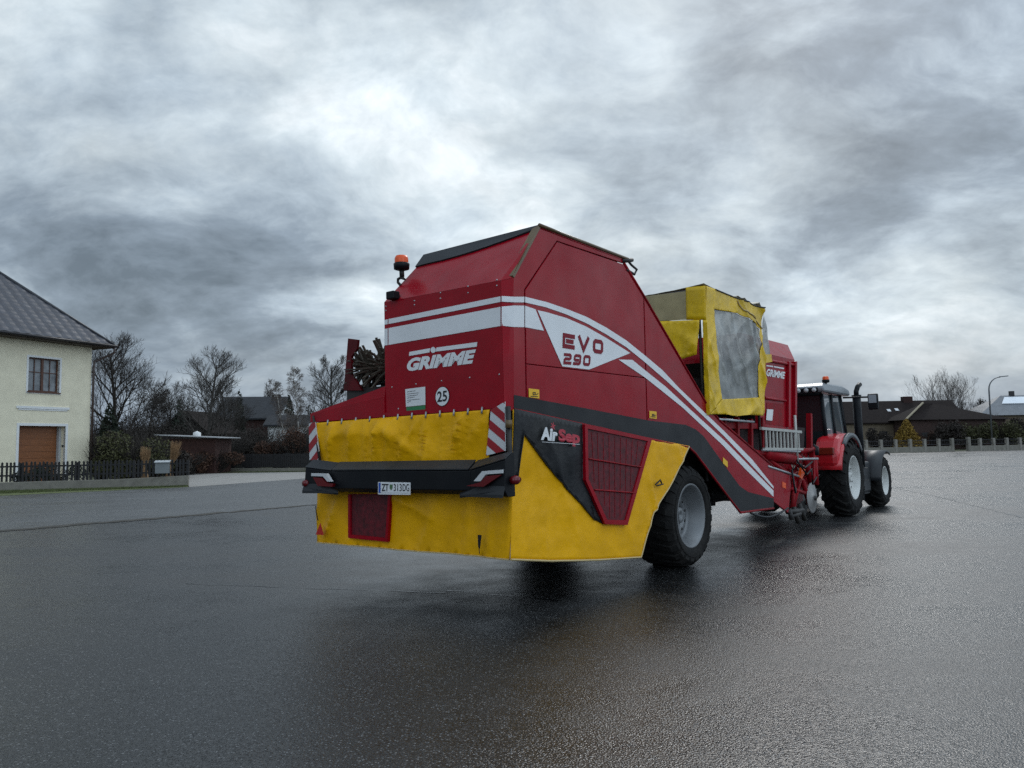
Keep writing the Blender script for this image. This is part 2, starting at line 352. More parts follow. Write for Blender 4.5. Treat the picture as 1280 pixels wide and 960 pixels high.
# ------------------------------------------------------------------ plants
BARK = mat('grey_bark', (.055, .048, .042), .9, var=.3, vscale=8)
BARKD = mat('dark_bark', (.030, .024, .020), .9, var=.3, vscale=8)
BIRCH = mat('birch_bark', (.38, .36, .33), .8, var=.4, vscale=3)
TWIG = mat('birch_twig', (.12, .095, .08), .9)
NEEDLE = mat('dark_needles', (.014, .022, .012), .9, var=.4, vscale=4)
OLIVE = mat('olive_leaves', (.055, .055, .018), .85, var=.4, vscale=3)
BROWNL = mat('russet_leaves', (.070, .032, .018), .9, var=.4, vscale=3)
DULL = mat('dull_twigs', (.030, .023, .018), .9, var=.4, vscale=3)
GOLD = mat('golden_needles', (.22, .135, .018), .85, var=.4, vscale=4)
STRAW = mat('straw', (.28, .17, .085), .85, var=.2)

def tree_mesh(h, spread, seed, upw=.25, nbr=15, maxl=4, trunk_r=None, droop=0, first=.25, min_r=.011, stems=1, dens=1.0):
    r = random.Random(seed); trunk = MB(); crown = MB(); tr = trunk_r or h*.018
    def grow(p, d, Ln, rad, lvl):
        segs = 5 if lvl == 0 else 3; pts = [p.copy()]; q = p.copy(); dd = d.copy()
        for i in range(segs):
            j = .10 if lvl == 0 else .22
            dd = (dd+Vector((r.uniform(-j, j), r.uniform(-j, j), r.uniform(-j, j)*.6+(upw*.16 if lvl else .05)-(droop*.5 if lvl >= maxl-1 else 0)))).normalized()
            q = q+dd*(Ln/segs); pts.append(q.copy())
        (trunk if lvl == 0 else crown).tube(pts, max(rad, min_r), 7 if lvl == 0 else 4 if lvl == 1 else 3, r1=max(rad*.35, min_r*.6), caps=False)
        if lvl >= maxl: return
        n = int((nbr if lvl == 0 else (8, 7, 6, 4)[min(lvl, 3)])*(dens if lvl else 1)); f0 = first if lvl == 0 else .22
        for k in range(n):
            t = f0+(1-f0)*(k+r.random())/n; i = min(int(t*segs), segs-1); b = pts[i].lerp(pts[i+1], t*segs-i)
            ax = (pts[i+1]-pts[i]).normalized(); o = ax.orthogonal().normalized(); o.rotate(Matrix.Rotation(k*2.4+r.uniform(-.5, .5), 3, ax))
            ang = r.uniform(.65, 1.1) if lvl == 0 else r.uniform(.4, .85)
            nd_ = (ax*math.cos(ang)+o*math.sin(ang)); nd_.z += upw*.25
            L2 = (spread*(1.45-.85*t) if lvl == 0 else Ln*(.74-.30*t))*r.uniform(.75, 1.15)
            grow(b, nd_.normalized(), L2, rad*(.5 if lvl == 0 else .55)*(1-.45*t), lvl+1)
    for s_ in range(stems):
        a = s_*2.4+seed; d0 = Vector((math.cos(a)*.28*(stems > 1), math.sin(a)*.28*(stems > 1), 1)).normalized()
        grow(Vector((math.cos(a)*.1*(stems > 1), math.sin(a)*.1*(stems > 1), -.05)), d0, h*(.93 if stems == 1 else r.uniform(.6, .85)), tr, 0)
    return trunk, crown
def make_tree(name, label, loc, h, spread, seed, bark=BARK, twig=None, group=None, **k):
    t, c = tree_mesh(h, spread, seed, **k); root = empty(name, loc=loc); tag(root, label, 'tree', group)
    t.build('trunk', bark, root); c.build('crown', twig or bark, root); return root
def leafy(mb, w_, d_, h_, seed, count, size, zlow=0.0, cone=0.0, mi=0, c0=(0, 0, 0), n_lobes=7):
    r = random.Random(seed); lob = [(Vector((r.uniform(-.35, .35)*w_*(1-cone), r.uniform(-.35, .35)*d_*(1-cone), h_*r.uniform(.25, .75))), r.uniform(.55, .9)) for _ in range(n_lobes)]
    for i in range(count):
        if cone:
            z = h_*(1-math.sqrt(r.random()))*.99; rr = (1-z/h_)**.8*.5*math.sqrt(r.uniform(.25, 1)); a = r.uniform(0, 6.283)
            rr *= 1+.25*noise.noise(Vector((math.cos(a)*2, math.sin(a)*2, z*2+seed)))
            p = Vector((math.cos(a)*rr*w_, math.sin(a)*rr*d_, z+zlow))
        else:
            c, s_ = lob[i % n_lobes]; v = Vector((r.gauss(0, 1), r.gauss(0, 1), r.gauss(0, 1))).normalized()*(r.random()**.4)
            p = c+Vector((v.x*w_*.28*s_, v.y*d_*.28*s_, v.z*h_*.42*s_)); p.z = max(p.z, .02)+zlow
        n = Vector((r.gauss(0, 1), r.gauss(0, 1), r.gauss(0, 1)+.4)).normalized(); a = n.orthogonal().normalized(); a.rotate(Matrix.Rotation(r.uniform(0, 6.28), 3, n)); b = n.cross(a); s2 = size*r.uniform(.5, 1.4); p = p+Vector(c0)
        mb.add([p-a*s2, p+b*s2*.5, p+a*s2, p-b*s2*.5], [(0, 1, 2, 3)], mi)
def make_bush(name, label, loc, w_, h_, seed, m=DULL, count=1800, size=.07, group=None, cat='shrub', twigs=60, cone=0, d_=None):
    root = empty(name, loc=loc); tag(root, label, cat, group); r = random.Random(seed); b = MB()
    for i in range(twigs):
        a = r.uniform(0, 6.283); t = r.uniform(.3, 1)
        tip = Vector((math.cos(a)*w_*.5*t*(1-.8*(cone > 0)), math.sin(a)*w_*.5*t*(1-.8*(cone > 0)), h_*r.uniform(.6, 1.06 if not cone else .9)*(1.15-.35*t))); base = Vector((math.cos(a)*.12*w_*t, math.sin(a)*.12*w_*t, -.03)); mid = base.lerp(tip, .5)+Vector((0, 0, h_*.12))
        b.tube([base, mid, tip], .025, 3, r1=.008, caps=False)
    b.build('stems', BARKD, root)
    lf_ = MB(); leafy(lf_, w_, d_ or w_, h_, seed, count, size, cone=cone); lf_.build('foliage', m, root); return root

HZN = lambda px: 552-(px-640)*.014
def gp(px, d, z=0):                       # ground point under a column of the view at depth d
    return Vector(((px-640)/960*d, d, z))
def hgt(px, y, d): return CAMH+(HZN(px)-y)/960*d
# ------------------------------------------------------------------ left side: house, fence, garden
STUCCO = mat('cream_render', (.80, .73, .55), .9, var=.06, vscale=2, bump=.25, bscale=60, dirt=.5, dcol=(.58, .52, .39), dscale=.6)
WTRIM = mat('white_render', (.74, .74, .73), .8, var=.03)
GWALL = mat('pale_grey_render', (.42, .42, .42), .8, var=.05)
ROOFT = mat('slate_tiles', (.042, .045, .058), .5, metal=.15, var=.25, vscale=3, rvar=.08)
DKMET = mat('dark_gutter', (.022, .020, .022), .4, metal=.3)
WOODW = mat('brown_window_wood', (.095, .035, .018), .5, var=.2)
GARAGE = mat('garage_wood', (.22, .075, .022), .5, var=.15, vscale=3, stretch=(1, 1, 6))
CURT = mat('net_curtain', (.30, .31, .32), .35, var=.15, vscale=8)
BLKW = mat('black_stained_wood', (.012, .011, .012), .7, var=.3, vscale=6)

hc = Vector(gp(112, 41)); hc.z = 0
hd = Vector((-.38, -.925, 0)).normalized(); hn = Vector((hd.y, -hd.x, 0)); hn = hn if hn.y < 0 else -hn    # hn points to the camera side
if hn.dot(-hc) < 0: hn = -hn
hb = -hn
HM = Matrix(((hd.x, hb.x, 0, hc.x), (hd.y, hb.y, 0, hc.y), (0, 0, 1, 0), (0, 0, 0, 1)))   # local u along the front wall (leftward), v inwards
HI = HM.to_3x3().transposed()
def HP(px, py, v=0.0):
    d = HI @ ray(px, py); c = HI @ (CAM-hc); return c+d*((v-c[1])/d[1])
house = empty('house', mw=HM); tag(house, 'cream rendered house with dark tiled hip roof and brown garage door', 'house')
ev = HP(112, 432, 0).z+.05; UW = 7.2
win = [HP(36, 446), HP(75, 448), HP(75, 491), HP(36, 489)]; gar = [HP(24, 532), HP(82, 532), HP(82, 578), HP(24, 578)]
wu0, wu1, wz0, wz1 = win[1].x, win[0].x, win[3].z, win[0].z
gu0, gu1, gz1 = gar[1].x, gar[0].x, gar[0].z; gz0 = .05
b = MB(); D_ = 8.0                        # walls: front wall built round its openings
def wallrect(u0, u1, z0, z1): b.box((u0, 0, z0), (u1, .3, z1))
wallrect(0, wu0, 0, ev) if False else None
xs = sorted([0, min(wu0, gu0), max(wu0, gu0), min(wu1, gu1), max(wu1, gu1), UW])
for i in range(5):
    u0, u1 = xs[i], xs[i+1]; um = (u0+u1)/2; cuts = []
    if gu0 < um < gu1: cuts.append((gz0, gz1))
    if wu0 < um < wu1: cuts.append((wz0, wz1))
    z = 0
    for c0, c1 in sorted(cuts): b.box((u0, 0, z), (u1, .3, c0)); z = c1
    b.box((u0, 0, z), (u1, .3, ev))
b.box((0, .302, 0), (.3, D_, ev)); b.box((UW-.3, .302, 0), (UW, D_, ev)); b.box((.302, D_-.3, 0), (UW-.302, D_, ev)); b.box((.3, .31, ev-.2), (UW-.3, D_-.31, ev-.1))
b.build('wall', STUCCO, house)
b = MB(); t = .10                          # trims and cornice
def ring(b, u0, u1, z0, z1, w1, y0, y1, bottom=True):
    b.box((u0-w1, y0, z1), (u1+w1, y1, z1+w1)); b.box((u0-w1, y0, z0), (u0, y1, z1)); b.box((u1, y0, z0), (u1+w1, y1, z1))
    if bottom: b.box((u0-w1, y0, z0-w1), (u1+w1, y1, z0))
ring(b, wu0, wu1, wz0, wz1, .10, -.02, .12); ring(b, gu0, gu1, gz0, gz1, .13, -.02, .12, False)
mo = [HP(20, 509), HP(86, 511)]; b.box((mo[1].x, -.06, mo[1].z-.06), (mo[0].x, .01, mo[1].z+.06)); b.box((mo[1].x+.1, -.03, mo[1].z-.14), (mo[0].x-.1, .008, mo[1].z-.064))
b.build('trim', WTRIM, house)
b = MB(); ring(b, wu0+.07, wu1-.07, wz0+.07, wz1-.07, .07, .14, .2); um = (wu0+wu1)/2; b.box((um-.06, .135, wz0+.07), (um+.06, .2, wz1-.07))
wf = b.build('window', WOODW, house)
b = MB()
for c0, c1 in ((wu0+.07, um-.06), (um+.06, wu1-.07)):
    cm = (c0+c1)/2; b.box((cm-.018, .15, wz0+.07), (cm+.018, .175, wz1-.07)); b.box((c0, .152, (wz0+wz1)/2+.12), (c1, .172, (wz0+wz1)/2+.155))
b.build('glazing_bars', WOODW, wf)
b = MB(); b.box((wu0+.02, .19, wz0+.02), (wu1-.02, .195, wz1-.02)); b.build('pane', mat('window_glass', (.2, .21, .22), .06, var=.4, vscale=3), wf)
b = MB(); b.box((wu0-.06, -.07, wz0-.06), (wu1+.06, .13, wz0-.0)); b.build('sill', WOODW, wf)
# garage recess: door set back, pale reveal wall on the right
b = MB(); gs = gu0+(gu1-gu0)*.05; b.box((gs, .48, gz0), (gu1+.3, .54, gz1+.05))
for k in range(9):
    z = gz0+(gz1-gz0)*k/9; b.box((gs+.02, .465, z+.015), (gu1+.3, .48, z+(gz1-gz0)/9-.015))
b.build('garage_door', GARAGE, house)
b = MB(); b.box((gu0-.02, .3, gz0), (gs, .56, gz1+.05)); b.box((gs, .3, gz1+.001), (gu1+.3, .54, gz1+.06)); b.build('garage_reveal', GWALL, house)
b = MB(); p = HP(75, 557.5, .3); b.lathe([(0, .06), (.05, .05), (.06, 0)], (gu0, .15, p.z), 'x', 12); b.build('lamp', INK, house)
# roof: hip, real tile relief on the visible slope
OV = .75; e0 = -OV; ru = Vector((UW+OV-e0, 0, 0)); half = (UW+2*OV)/2
apx = HP(0, 337, 2.9); PT = 0.94
slope = PT
def rz(v): return ev+(v+OV)*slope
b = MB(); du, dv_ = .055, .08; nu = int((UW+2*OV)/du); nvv = int((half)/dv_); idx = {}; vs = []; fs = []
for j in range(nvv+1):
    for i in range(nu+1):
        u = e0+i*du; v = -OV+j*dv_; s_ = v*1.17
        h_ = .035*((1-((s_/.30+.5*(int(u/.55) % 2)*0) % 1.0)))+.04*(1-abs(((u/.55) % 1.0)-.5)*2)**.6+.012*math.sin(s_*20+u*9)*0
        idx[i, j] = len(vs); vs.append((u, v, rz(v)+h_))
for j in range(nvv):
    for i in range(nu):
        u = e0+(i+.5)*du; v = (j+.5)*dv_
        if u-e0 > v-.03 and (UW+OV)-u > v-.03: fs.append((idx[i, j], idx[i+1, j], idx[i+1, j+1], idx[i, j+1]))
b.add(vs, fs, 0, False)
ht = ev+half*slope
C1 = (e0, -OV, ev-.02); C2 = (UW+OV, -OV, ev-.02); C3 = (UW+OV, D_+OV, ev-.02); C4 = (e0, D_+OV, ev-.02); A1 = (e0+half, -OV+half, ht-.03); A2 = (e0+half, D_+OV-half, ht-.03)
b.add([C1, C2, C3, C4, A1, A2], [(0, 4, 5, 3), (1, 2, 5, 4), (2, 3, 5), (0, 1, 4), (0, 3, 2, 1)])
roof = b.build('roof', ROOFT, house)
b = MB()
for C_, A_ in ((C1, A1), (C2, A1), (C3, A2), (C4, A2), (A1, A2)): b.tube([Vector(C_)+Vector((0, 0, .06)), Vector(A_)+Vector((0, 0, .09))], .075, 8)
b.build('ridge_cap', mat('ridge', (.03, .032, .038), .4), roof)
b = MB(); b.box((0-OV+.02, -OV+.02, ev-.16), (UW+OV-.02, -.0, ev-.06)); b.box((-OV+.02, 0, ev-.155), (0, D_+OV, ev-.065)); b.build('eaves_board', mat('eaves_wood', (.045, .03, .02), .7), house)
b = MB(); gz = ev-.04
b.tube([(-OV-.09, -OV-.09, gz), (UW+OV, -OV-.09, gz)], .075, 10); b.tube([(-OV-.09, -OV-.1, gz), (-OV-.09, D_, gz)], .075, 10); b.build('gutter', DKMET, house)
b = MB(); b.tube([(-.72, -OV-.06, gz-.05), (-.74, -OV-.02, gz-.35), (-.5, -.3, gz-.62), (-.1, -.09, gz-.85), (-.07, -.085, gz-1.2), (-.07, -.085, 0)], .06, 10); b.build('downpipe', mat('downpipe_metal', (.06, .04, .035), .45), house)

# picket fence on low wall in front of the house
f0 = G(0, 614); f1 = G(235, 608); fd = (f1-f0).normalized(); fl = (f1-f0).length; ext = 14.0
FM = Matrix(((fd.x, -fd.y, 0, f0.x-fd.x*ext), (fd.y, fd.x, 0, f0.y-fd.y*ext), (0, 0, 1, 0), (0, 0, 0, 1)))
fence = empty('picket_fence', mw=FM); tag(fence, 'black wooden picket fence on low mossy wall in front of the house garden', 'fence'); FL = fl+ext
b = MB(); b.prism([(0, 0, 0), (FL, 0, 0), (FL, 0, .50), (FL-3, 0, .40), (0, 0, .30)], (0, .28, 0)); b.build('base_wall', WALLC, fence, bevel=.015)
r = random.Random(3); b = MB(); x = .05; wt = lambda x: .40 if x > FL-3 else .30+.1*x/(FL-3)
while x < FL-.1:
    j = r.uniform(-.008, .008); zt = 1.26+r.uniform(-.015, .015); z0 = .34 if x < FL-3 else .44; k = 0
    b.prism([(x, .12+j, z0+.05), (x+.085, .12+j, z0+.05), (x+.085, .12+j, zt-.04), (x+.0425, .12+j, zt), (x, .12+j, zt-.04)], (0, .022, 0)); x += .145 if int(x/.145) % 3 else .19
b.build('picket_panel', BLKW, fence)
b = MB(); b.box((0, .146, .62), (FL, .19, .69)); b.box((0, .146, 1.02), (FL, .19, 1.09)); b.build('rail', BLKW, fence)
for k in range(11):
    x = FL-.06-k*2.3; b = MB(); b.box((x-.06, .19, .3), (x+.06, .29, 1.20)); b.build('post', BLKW, fence)
# letter box hangs on the fence
lx = (G(206, 608)-FM.translation).dot(fd)
lb = empty('letter_box', mw=FM @ Matrix.Translation((lx, -.03, .62))); tag(lb, 'grey metal letter box hung on the black picket fence', 'letter box')
b = MB(); b.box((-.30, -.14, 0), (.30, .14, .52)); b.build('body', mat('letterbox_grey', (.17, .185, .19), .45, var=.1, dirt=.3), lb, bevel=.015)
b = MB(); b.prism([(-.33, -.2, .525), (-.33, .16, .60), (-.33, .16, .57), (-.33, -.2, .50)], (.66, 0, 0)); b.build('lid', mat('letterbox_lid', (.42, .44, .45), .35, metal=.3), lb)
# grass verge
def strip_grass(name, a, b_, w0, w1, n, seed, hmax=.09):
    r = random.Random(seed); m = MB(); d = (b_-a); per = Vector((d.y, -d.x, 0)).normalized(); per = per if per.y < 0 else -per
    for i in range(n):
        t = r.random(); wdt = w0+(w1-w0)*t; p = a+d*t+per*(r.random()*wdt*1.04); p.z = 0; h_ = r.uniform(.3, 1)*hmax; an = r.uniform(0, 6.28); q = Vector((math.cos(an), math.sin(an), 0))*.02; le = Vector((r.uniform(-.03, .03), r.uniform(-.03, .03), h_))
        m.add([p-q, p+q, p+le], [(0, 1, 2)])
    return tag(m.build(name, GRASS), 'short winter grass along the foot of the low wall', 'grass', kind='stuff')
sheet('verge', [G(0, 620)-dv*20, G(0, 620), g1_, f1, f0, f0-fd*20], .010, GRASS)
strip_grass('grass', f0-fd*2, f1, (G(0, 620)-f0).length*.8, .25, 9000, 5)
# second dark fence across the driveway
k0 = G(228, 590); k1 = G(470, 588); kd = (k1-k0).normalized(); KL = (k1-k0).length
KM = Matrix(((kd.x, -kd.y, 0, k0.x), (kd.y, kd.x, 0, k0.y), (0, 0, 1, 0), (0, 0, 0, 1)))
f2 = empty('board_fence', mw=KM); tag(f2, 'dark board fence beyond the pale driveway', 'fence')
b = MB(); b.box((0, 0, 0), (KL, .25, .22)); b.build('base_wall', WALLC, f2)
b = MB(); x = 0; r = random.Random(8)
while x < KL: b.box((x, .08, .26), (x+.13, .11, 1.22+r.uniform(-.02, .02))); x += .155
b.build('board_panel', BLKW, f2); b = MB(); b.box((0, .112, .45), (KL, .16, .53)); b.box((0, .112, .98), (KL, .16, 1.06)); b.build('rail', BLKW, f2)
for k in range(6): b = MB(); b.box((k*2.6, .16, .2), (k*2.6+.12, .28, 1.28)); b.build('post', BLKW, f2)
sheet('far_verge', [k0+Vector((0, -.9, 0)), k1+Vector((0, -.9, 0)), k1, k0], .014, GRASS)
# dried pampas plumes
for (px, d, hh, lean, lab) in ((182, 38, 1.9, .0, 'short dried straw plume tied upright behind the picket fence'), (211, 38.5, 2.15, .35, 'taller leaning dried straw plume beside the letter box')):
    p = gp(px, d); root = empty('dry_grass_plume', loc=p); tag(root, lab, 'ornamental grass', 'dried grass plumes behind the fence'); b = MB(); r = random.Random(px)
    for i in range(170):
        a = r.uniform(0, 6.28); t = r.random()**.5; tp = hh*r.uniform(.7, 1)
        bs = Vector((math.cos(a)*.25*t, math.sin(a)*.2*t, 0)); wa = Vector((lean*.45+math.cos(a)*.07, math.sin(a)*.07, hh*.45)); tip = Vector((lean*1.1+math.cos(a)*.28*t, math.sin(a)*.2*t, tp))
        b.tube([bs, wa, tip], .012, 3, r1=.006, caps=False)
    b.build('stalks', STRAW, root)
# hedge clump beside garage
make_bush('hedge', 'low dark clipped hedge behind the pickets below the garage door', AT(58, 590, 35.3)*1.0-Vector((0, 0, AT(58, 590, 35.3).z)), 2.6, 1.15, 11, NEEDLE, 2600, .06, cat='hedge', twigs=20)

TL = [  # name, label, px, depth, top y, spread, seed, kw
 ('bare_tree', 'large bare tree with dark forked trunk right behind the cream house', 146, 52, 433, 2.9, 21, dict(bark=BARKD, nbr=17, first=.22, upw=.5, trunk_r=.17, min_r=.009)),
 ('bare_tree', 'dark tangled bare tree right of the large forked one', 182, 72, 487, 2.4, 22, dict(bark=BARKD, nbr=14, upw=.3, min_r=.012)),
 ('bare_tree', 'low bare tree between the dark tangled one and the tall pale one', 210, 78, 490, 2.8, 23, dict(bark=BARKD, nbr=15, upw=.3, min_r=.012)),
 ('bare_tree', 'tall pale bare tree rising left of the dark roofed house', 256, 62, 444, 2.7, 24, dict(bark=BARK, nbr=19, upw=.55, first=.15, min_r=.009)),
 ('bare_tree', 'thin bare tree against the tall pale one on its right side', 283, 74, 478, 2.2, 25, dict(bark=BARKD, nbr=14, upw=.4, min_r=.012)),
 ('bare_tree', 'small bare tree showing above the dark roof ridge', 333, 108, 481, 1.9, 26, dict(bark=BARK, nbr=14, upw=.5, min_r=.012)),
 ('birch_tree', 'slender white trunked birch left of the harvester', 373, 72, 457, 1.25, 27, dict(bark=BIRCH, twig=TWIG, nbr=22, upw=.6, first=.2, droop=.5, trunk_r=.09, min_r=.009)),
 ('birch_tree', 'smaller birch standing just left of the slender one', 359, 78, 472, 1.1, 28, dict(bark=BIRCH, twig=TWIG, nbr=18, upw=.6, droop=.5, trunk_r=.08, min_r=.009)),
 ('bare_tree', 'rounded bare tree half hidden by the red left corner of the harvester', 416, 58, 452, 2.0, 29, dict(bark=BARK, nbr=19, upw=.5, first=.2, min_r=.009)),
 ('bare_tree', 'bare many branched tree behind the low brown house on the right', 1180, 128, 463, 4.4, 30, dict(bark=mat('pale_bark', (.10, .085, .075), .9), nbr=12, upw=1.0, first=.12, stems=4, min_r=.012, trunk_r=.10, dens=.72)),
 ('bare_tree', 'lower bare tree right of the many branched one', 1212, 135, 478, 2.6, 31, dict(bark=BARKD, nbr=10, upw=.9, stems=2, min_r=.016)),
]
for name, lab, px, d, ty, sp_, sd_, kw in TL: make_tree(name, lab, gp(px, d), hgt(px, ty, d), sp_*1.0, sd_, group='bare winter trees behind the gardens', **kw)
def conifer(label, px, d, ty, w_, seed, m=NEEDLE, cnt=1500):
    h_ = hgt(px, ty, d); root = empty('conifer', loc=gp(px, d)); tag(root, label, 'conifer', 'dark conifers behind the gardens')
    b = MB(); b.tube([(0, 0, -.05), (0, 0, h_*.9)], .12, 6, r1=.03); b.build('trunk', BARKD, root)
    b = MB(); leafy(b, w_, w_, h_*.97, seed, cnt, .16, zlow=.3, cone=.9); b.build('crown', m, root)
for a in (('dark ivy clad conifer in front of the large forked bare tree', 137, 50, 505, 2.4, 41), ('pointed conifer beside the tall pale bare tree', 224, 70, 499, 2.6, 42), ('thin pointed conifer left of the dark roofed house', 299, 84, 483, 2.2, 43),
          ('dark conifer right of the white gable', 361, 88, 492, 2.6, 44), ('dark conifer behind the harvester left corner', 385, 84, 505, 3.4, 45),
          ('leftmost of the three conifers behind the solar roofed building', 1229, 150, 494, 4.5, 46), ('middle of the three conifers behind the solar roofed building', 1241, 155, 497, 4.2, 47), ('rightmost of the three conifers near the street lamp', 1250, 152, 493, 3.4, 48)): conifer(*a)
BL = [('russet shrub in front of the red shed', 236, 50, 2.6, 1.5, BROWNL), ('wide russet shrub spreading right of the red shed', 266, 53, 4.4, 1.7, BROWNL), ('dull shrub behind the letter box', 216, 45, 2.6, 1.6, DULL), ('dark shrub filling the gap behind the second fence', 330, 66, 7, 3.4, DULL), ('dark thicket below the dark tangled bare tree', 178, 70, 8, 5.0, DULL), ('dark thicket left of the barn', 228, 84, 9, 5.2, DULL), ('dull thicket under the slender birch', 378, 80, 6, 4.4, DULL), ('olive leafy shrub behind the picket fence', 168, 42, 4.2, 2.6, OLIVE), ('dark shrub close to the house downpipe', 128, 41.5, 2.2, 2.7, DULL), ('dull shrub left of the red shed', 192, 47, 3.6, 2.6, DULL),
      ('russet shrub by the shed corner', 246, 56, 3.8, 2.0, BROWNL), ('broad dull shrub in front of the dark roofed house', 283, 60, 5.0, 2.9, DULL), ('dull shrub right of the broad one', 314, 63, 4.2, 2.5, DULL),
      ('russet beech shrub left of the harvester', 350, 58, 4.0, 2.5, BROWNL), ('rounded russet beech shrub touching the harvester edge', 374, 57, 3.6, 2.9, BROWNL), ('dark shrub hidden partly by the warning board', 396, 60, 4, 3.0, DULL),
      ('tall dark shrub in the gap below the bare trees', 205, 66, 7, 4.4, DULL), ('tall dark shrub behind the shed roof', 240, 72, 7.5, 4.0, DULL), ('tall dark shrub beyond the olive one', 150, 60, 6, 3.9, DULL), ('wide dark shrub under the dark conifer', 120, 58, 5, 4.5, DULL),
      ('dark shrub left of the dark gable', 262, 80, 5.5, 4.6, DULL)]
for i, (lab, px, d, w_, h_, m) in enumerate(BL): make_bush('garden_shrub', lab, gp(px, d), w_, h_, 60+i, m, 5200, .075, 'garden shrubs left of the harvester', twigs=220)

def gable_house(name, label, px, d, yaw, w_, dep, ez_, rz_, wallm, roofm, cat='house', ov=.4):
    root = empty(name, loc=gp(px, d), rz=yaw); tag(root, label, cat)
    b = MB(); b.box((-w_/2, 0, 0), (w_/2, dep, ez_)); b.prism([(-w_/2+.01, .01, ez_), (-w_/2+.01, dep-.01, ez_), (-w_/2+.01, dep/2, rz_-.12)], (w_-.02, 0, 0)); b.build('wall', wallm, root)
    b = MB()
    for s_ in (0, 1):
        y0 = -ov if s_ == 0 else dep+ov; k = (rz_-ez_)/(dep/2); ze = ez_-ov*k
        b.prism([(-w_/2-ov, y0, ze), (-w_/2-ov, dep/2, rz_), (-w_/2-ov, dep/2, rz_+.18), (-w_/2-ov, y0, ze+.18)], (w_+2*ov, 0, 0))
    rf = b.build('roof', roofm, root); return root, rf
RGREY = mat('grey_tile_roof', (.028, .030, .034), .75, spec=.3, var=.3, vscale=2, bump=.5, bscale=8, stretch=(1, 1, 5))
RBROWN = mat('brown_tile_roof', (.018, .013, .012), .9, spec=.15, var=.3, vscale=2, bump=.5, bscale=8, stretch=(1, 1, 5))
BRICK = mat('dull_brick_wall', (.035, .014, .011), .9, var=.3, vscale=5)
BEIGE = mat('beige_wall', (.16, .125, .085), .9, var=.12, dirt=.4)
# dark-roofed house beyond the garden
hs_, rf_ = gable_house('farmhouse', 'low house with long dark grey roof and small white gable', 312, 88, R_(8), 7.0, 8, hgt(312, 522, 88), hgt(312, 498, 92), BRICK, RGREY)
b = MB(); b.box((2.2, 3.6, 6.0), (2.8, 4.2, 7.9)); b.build('chimney', DKMET, rf_)
b = MB(); b.prism([(3.55, .4, 3.9), (3.55, 7.6, 3.9), (3.55, 4, 6.6)], (.06, 0, 0)); b.prism([(3.0, -.1, 3.5), (5.2, -.1, 3.5), (5.2, -.1, 5.2), (4.1, -.1, 6.3), (3.0, -.1, 5.2)], (0, .15, 0)); b.build('gable', WTRIM, hs_)
b = MB(); b.box((3.85, -.14, 4.4), (4.35, -.105, 5.2)); b.build('window', INK, hs_)
an, rf_ = gable_house('annex', 'white walled annex with flat grey roof below the white gable', 358, 80, R_(4), 3.9, 4, hgt(358, 531, 80), hgt(358, 521, 82), WTRIM, RGREY, 'building')
for k in (-1.0, .7): b = MB(); b.box((k-.45, -.03, .9), (k+.45, -.004, 2.2)); b.build('window', INK, an)
gb, rf_ = gable_house('barn', 'dark timber barn with pale edged gable left of the grey roofed house', 279, 78, R_(78), 5, 5.5, 3.2, hgt(279, 516, 78), mat('dark_boards', (.022, .016, .013), .9, var=.3), RBROWN, 'barn')
sh = empty('garden_shed', loc=gp(232, 52)); tag(sh, 'low red brown shed with pale flat roof behind the driveway', 'shed')
b = MB(); b.box((-1.7, 0, 0), (2.0, 3, 2.35)); b.build('wall', mat('red_shed_boards', (.040, .014, .010), .8, var=.3, vscale=5), sh)
b = MB(); b.prism([(-2.0, -.4, 2.60), (2.5, -.4, 2.36), (2.5, -.4, 2.42), (-2.0, -.4, 2.66)], (0, 3.8, 0)); rf_ = b.build('roof', mat('pale_sheet_roof', (.38, .39, .40), .5), sh)
b = MB(); b.lathe([(0, .25), (.25, .25), (.3, .12), (.36, 0)], (.8, -.1, 2.5), 'z', 12); b.build('vent', WTRIM, rf_)

# ------------------------------------------------------------------ right side background
q0 = G(1098, 566.3); q1 = G(1300, 562.0); qd = (q1-q0).normalized(); QL = (q1-q0).length+14
QM = Matrix(((qd.x, -qd.y, 0, q0.x-qd.x*10), (qd.y, qd.x, 0, q0.y-qd.y*10), (0, 0, 1, 0), (0, 0, 0, 1))); QL += 10
rf = empty('wire_fence', mw=QM); tag(rf, 'low concrete wall with pale posts and thin dark railings along the far street', 'fence')
gx = (G(1188, 564)-QM.translation).dot(qd)
b = MB(); b.box((0, 0, 0), (gx-1.2, .25, .62)); b.box((gx+1.5, 0, 0), (QL, .25, .62)); b.build('base_wall', WALLC, rf)
x = .4
while x < QL:
    if not (gx-1.0 < x < gx+1.3):
        b = MB(); b.box((x-.16, -.02, 0), (x+.16, .27, 1.5)); b.build('post', mat('pale_post', (.24, .22, .19), .85, var=.2, dirt=.4), rf)
    x += 2.02
b = MB(); b.box((0, .1, .8), (QL, .14, .86)); b.box((0, .1, 1.3), (QL, .14, 1.36)); x = 0
while x < QL: b.box((x, .11, .82), (x+.025, .135, 1.33)); x += .24
b.build('railing', DKMET, rf)
b = MB(); b.box((gx-1.2, -.03, 0), (gx-.85, .3, 1.55)); b.build('gate_pillar', WALLC, rf); b = MB(); b.box((gx+1.2, -.03, 0), (gx+1.6, .3, 1.65)); b.build('gate_pillar', WALLC, rf)

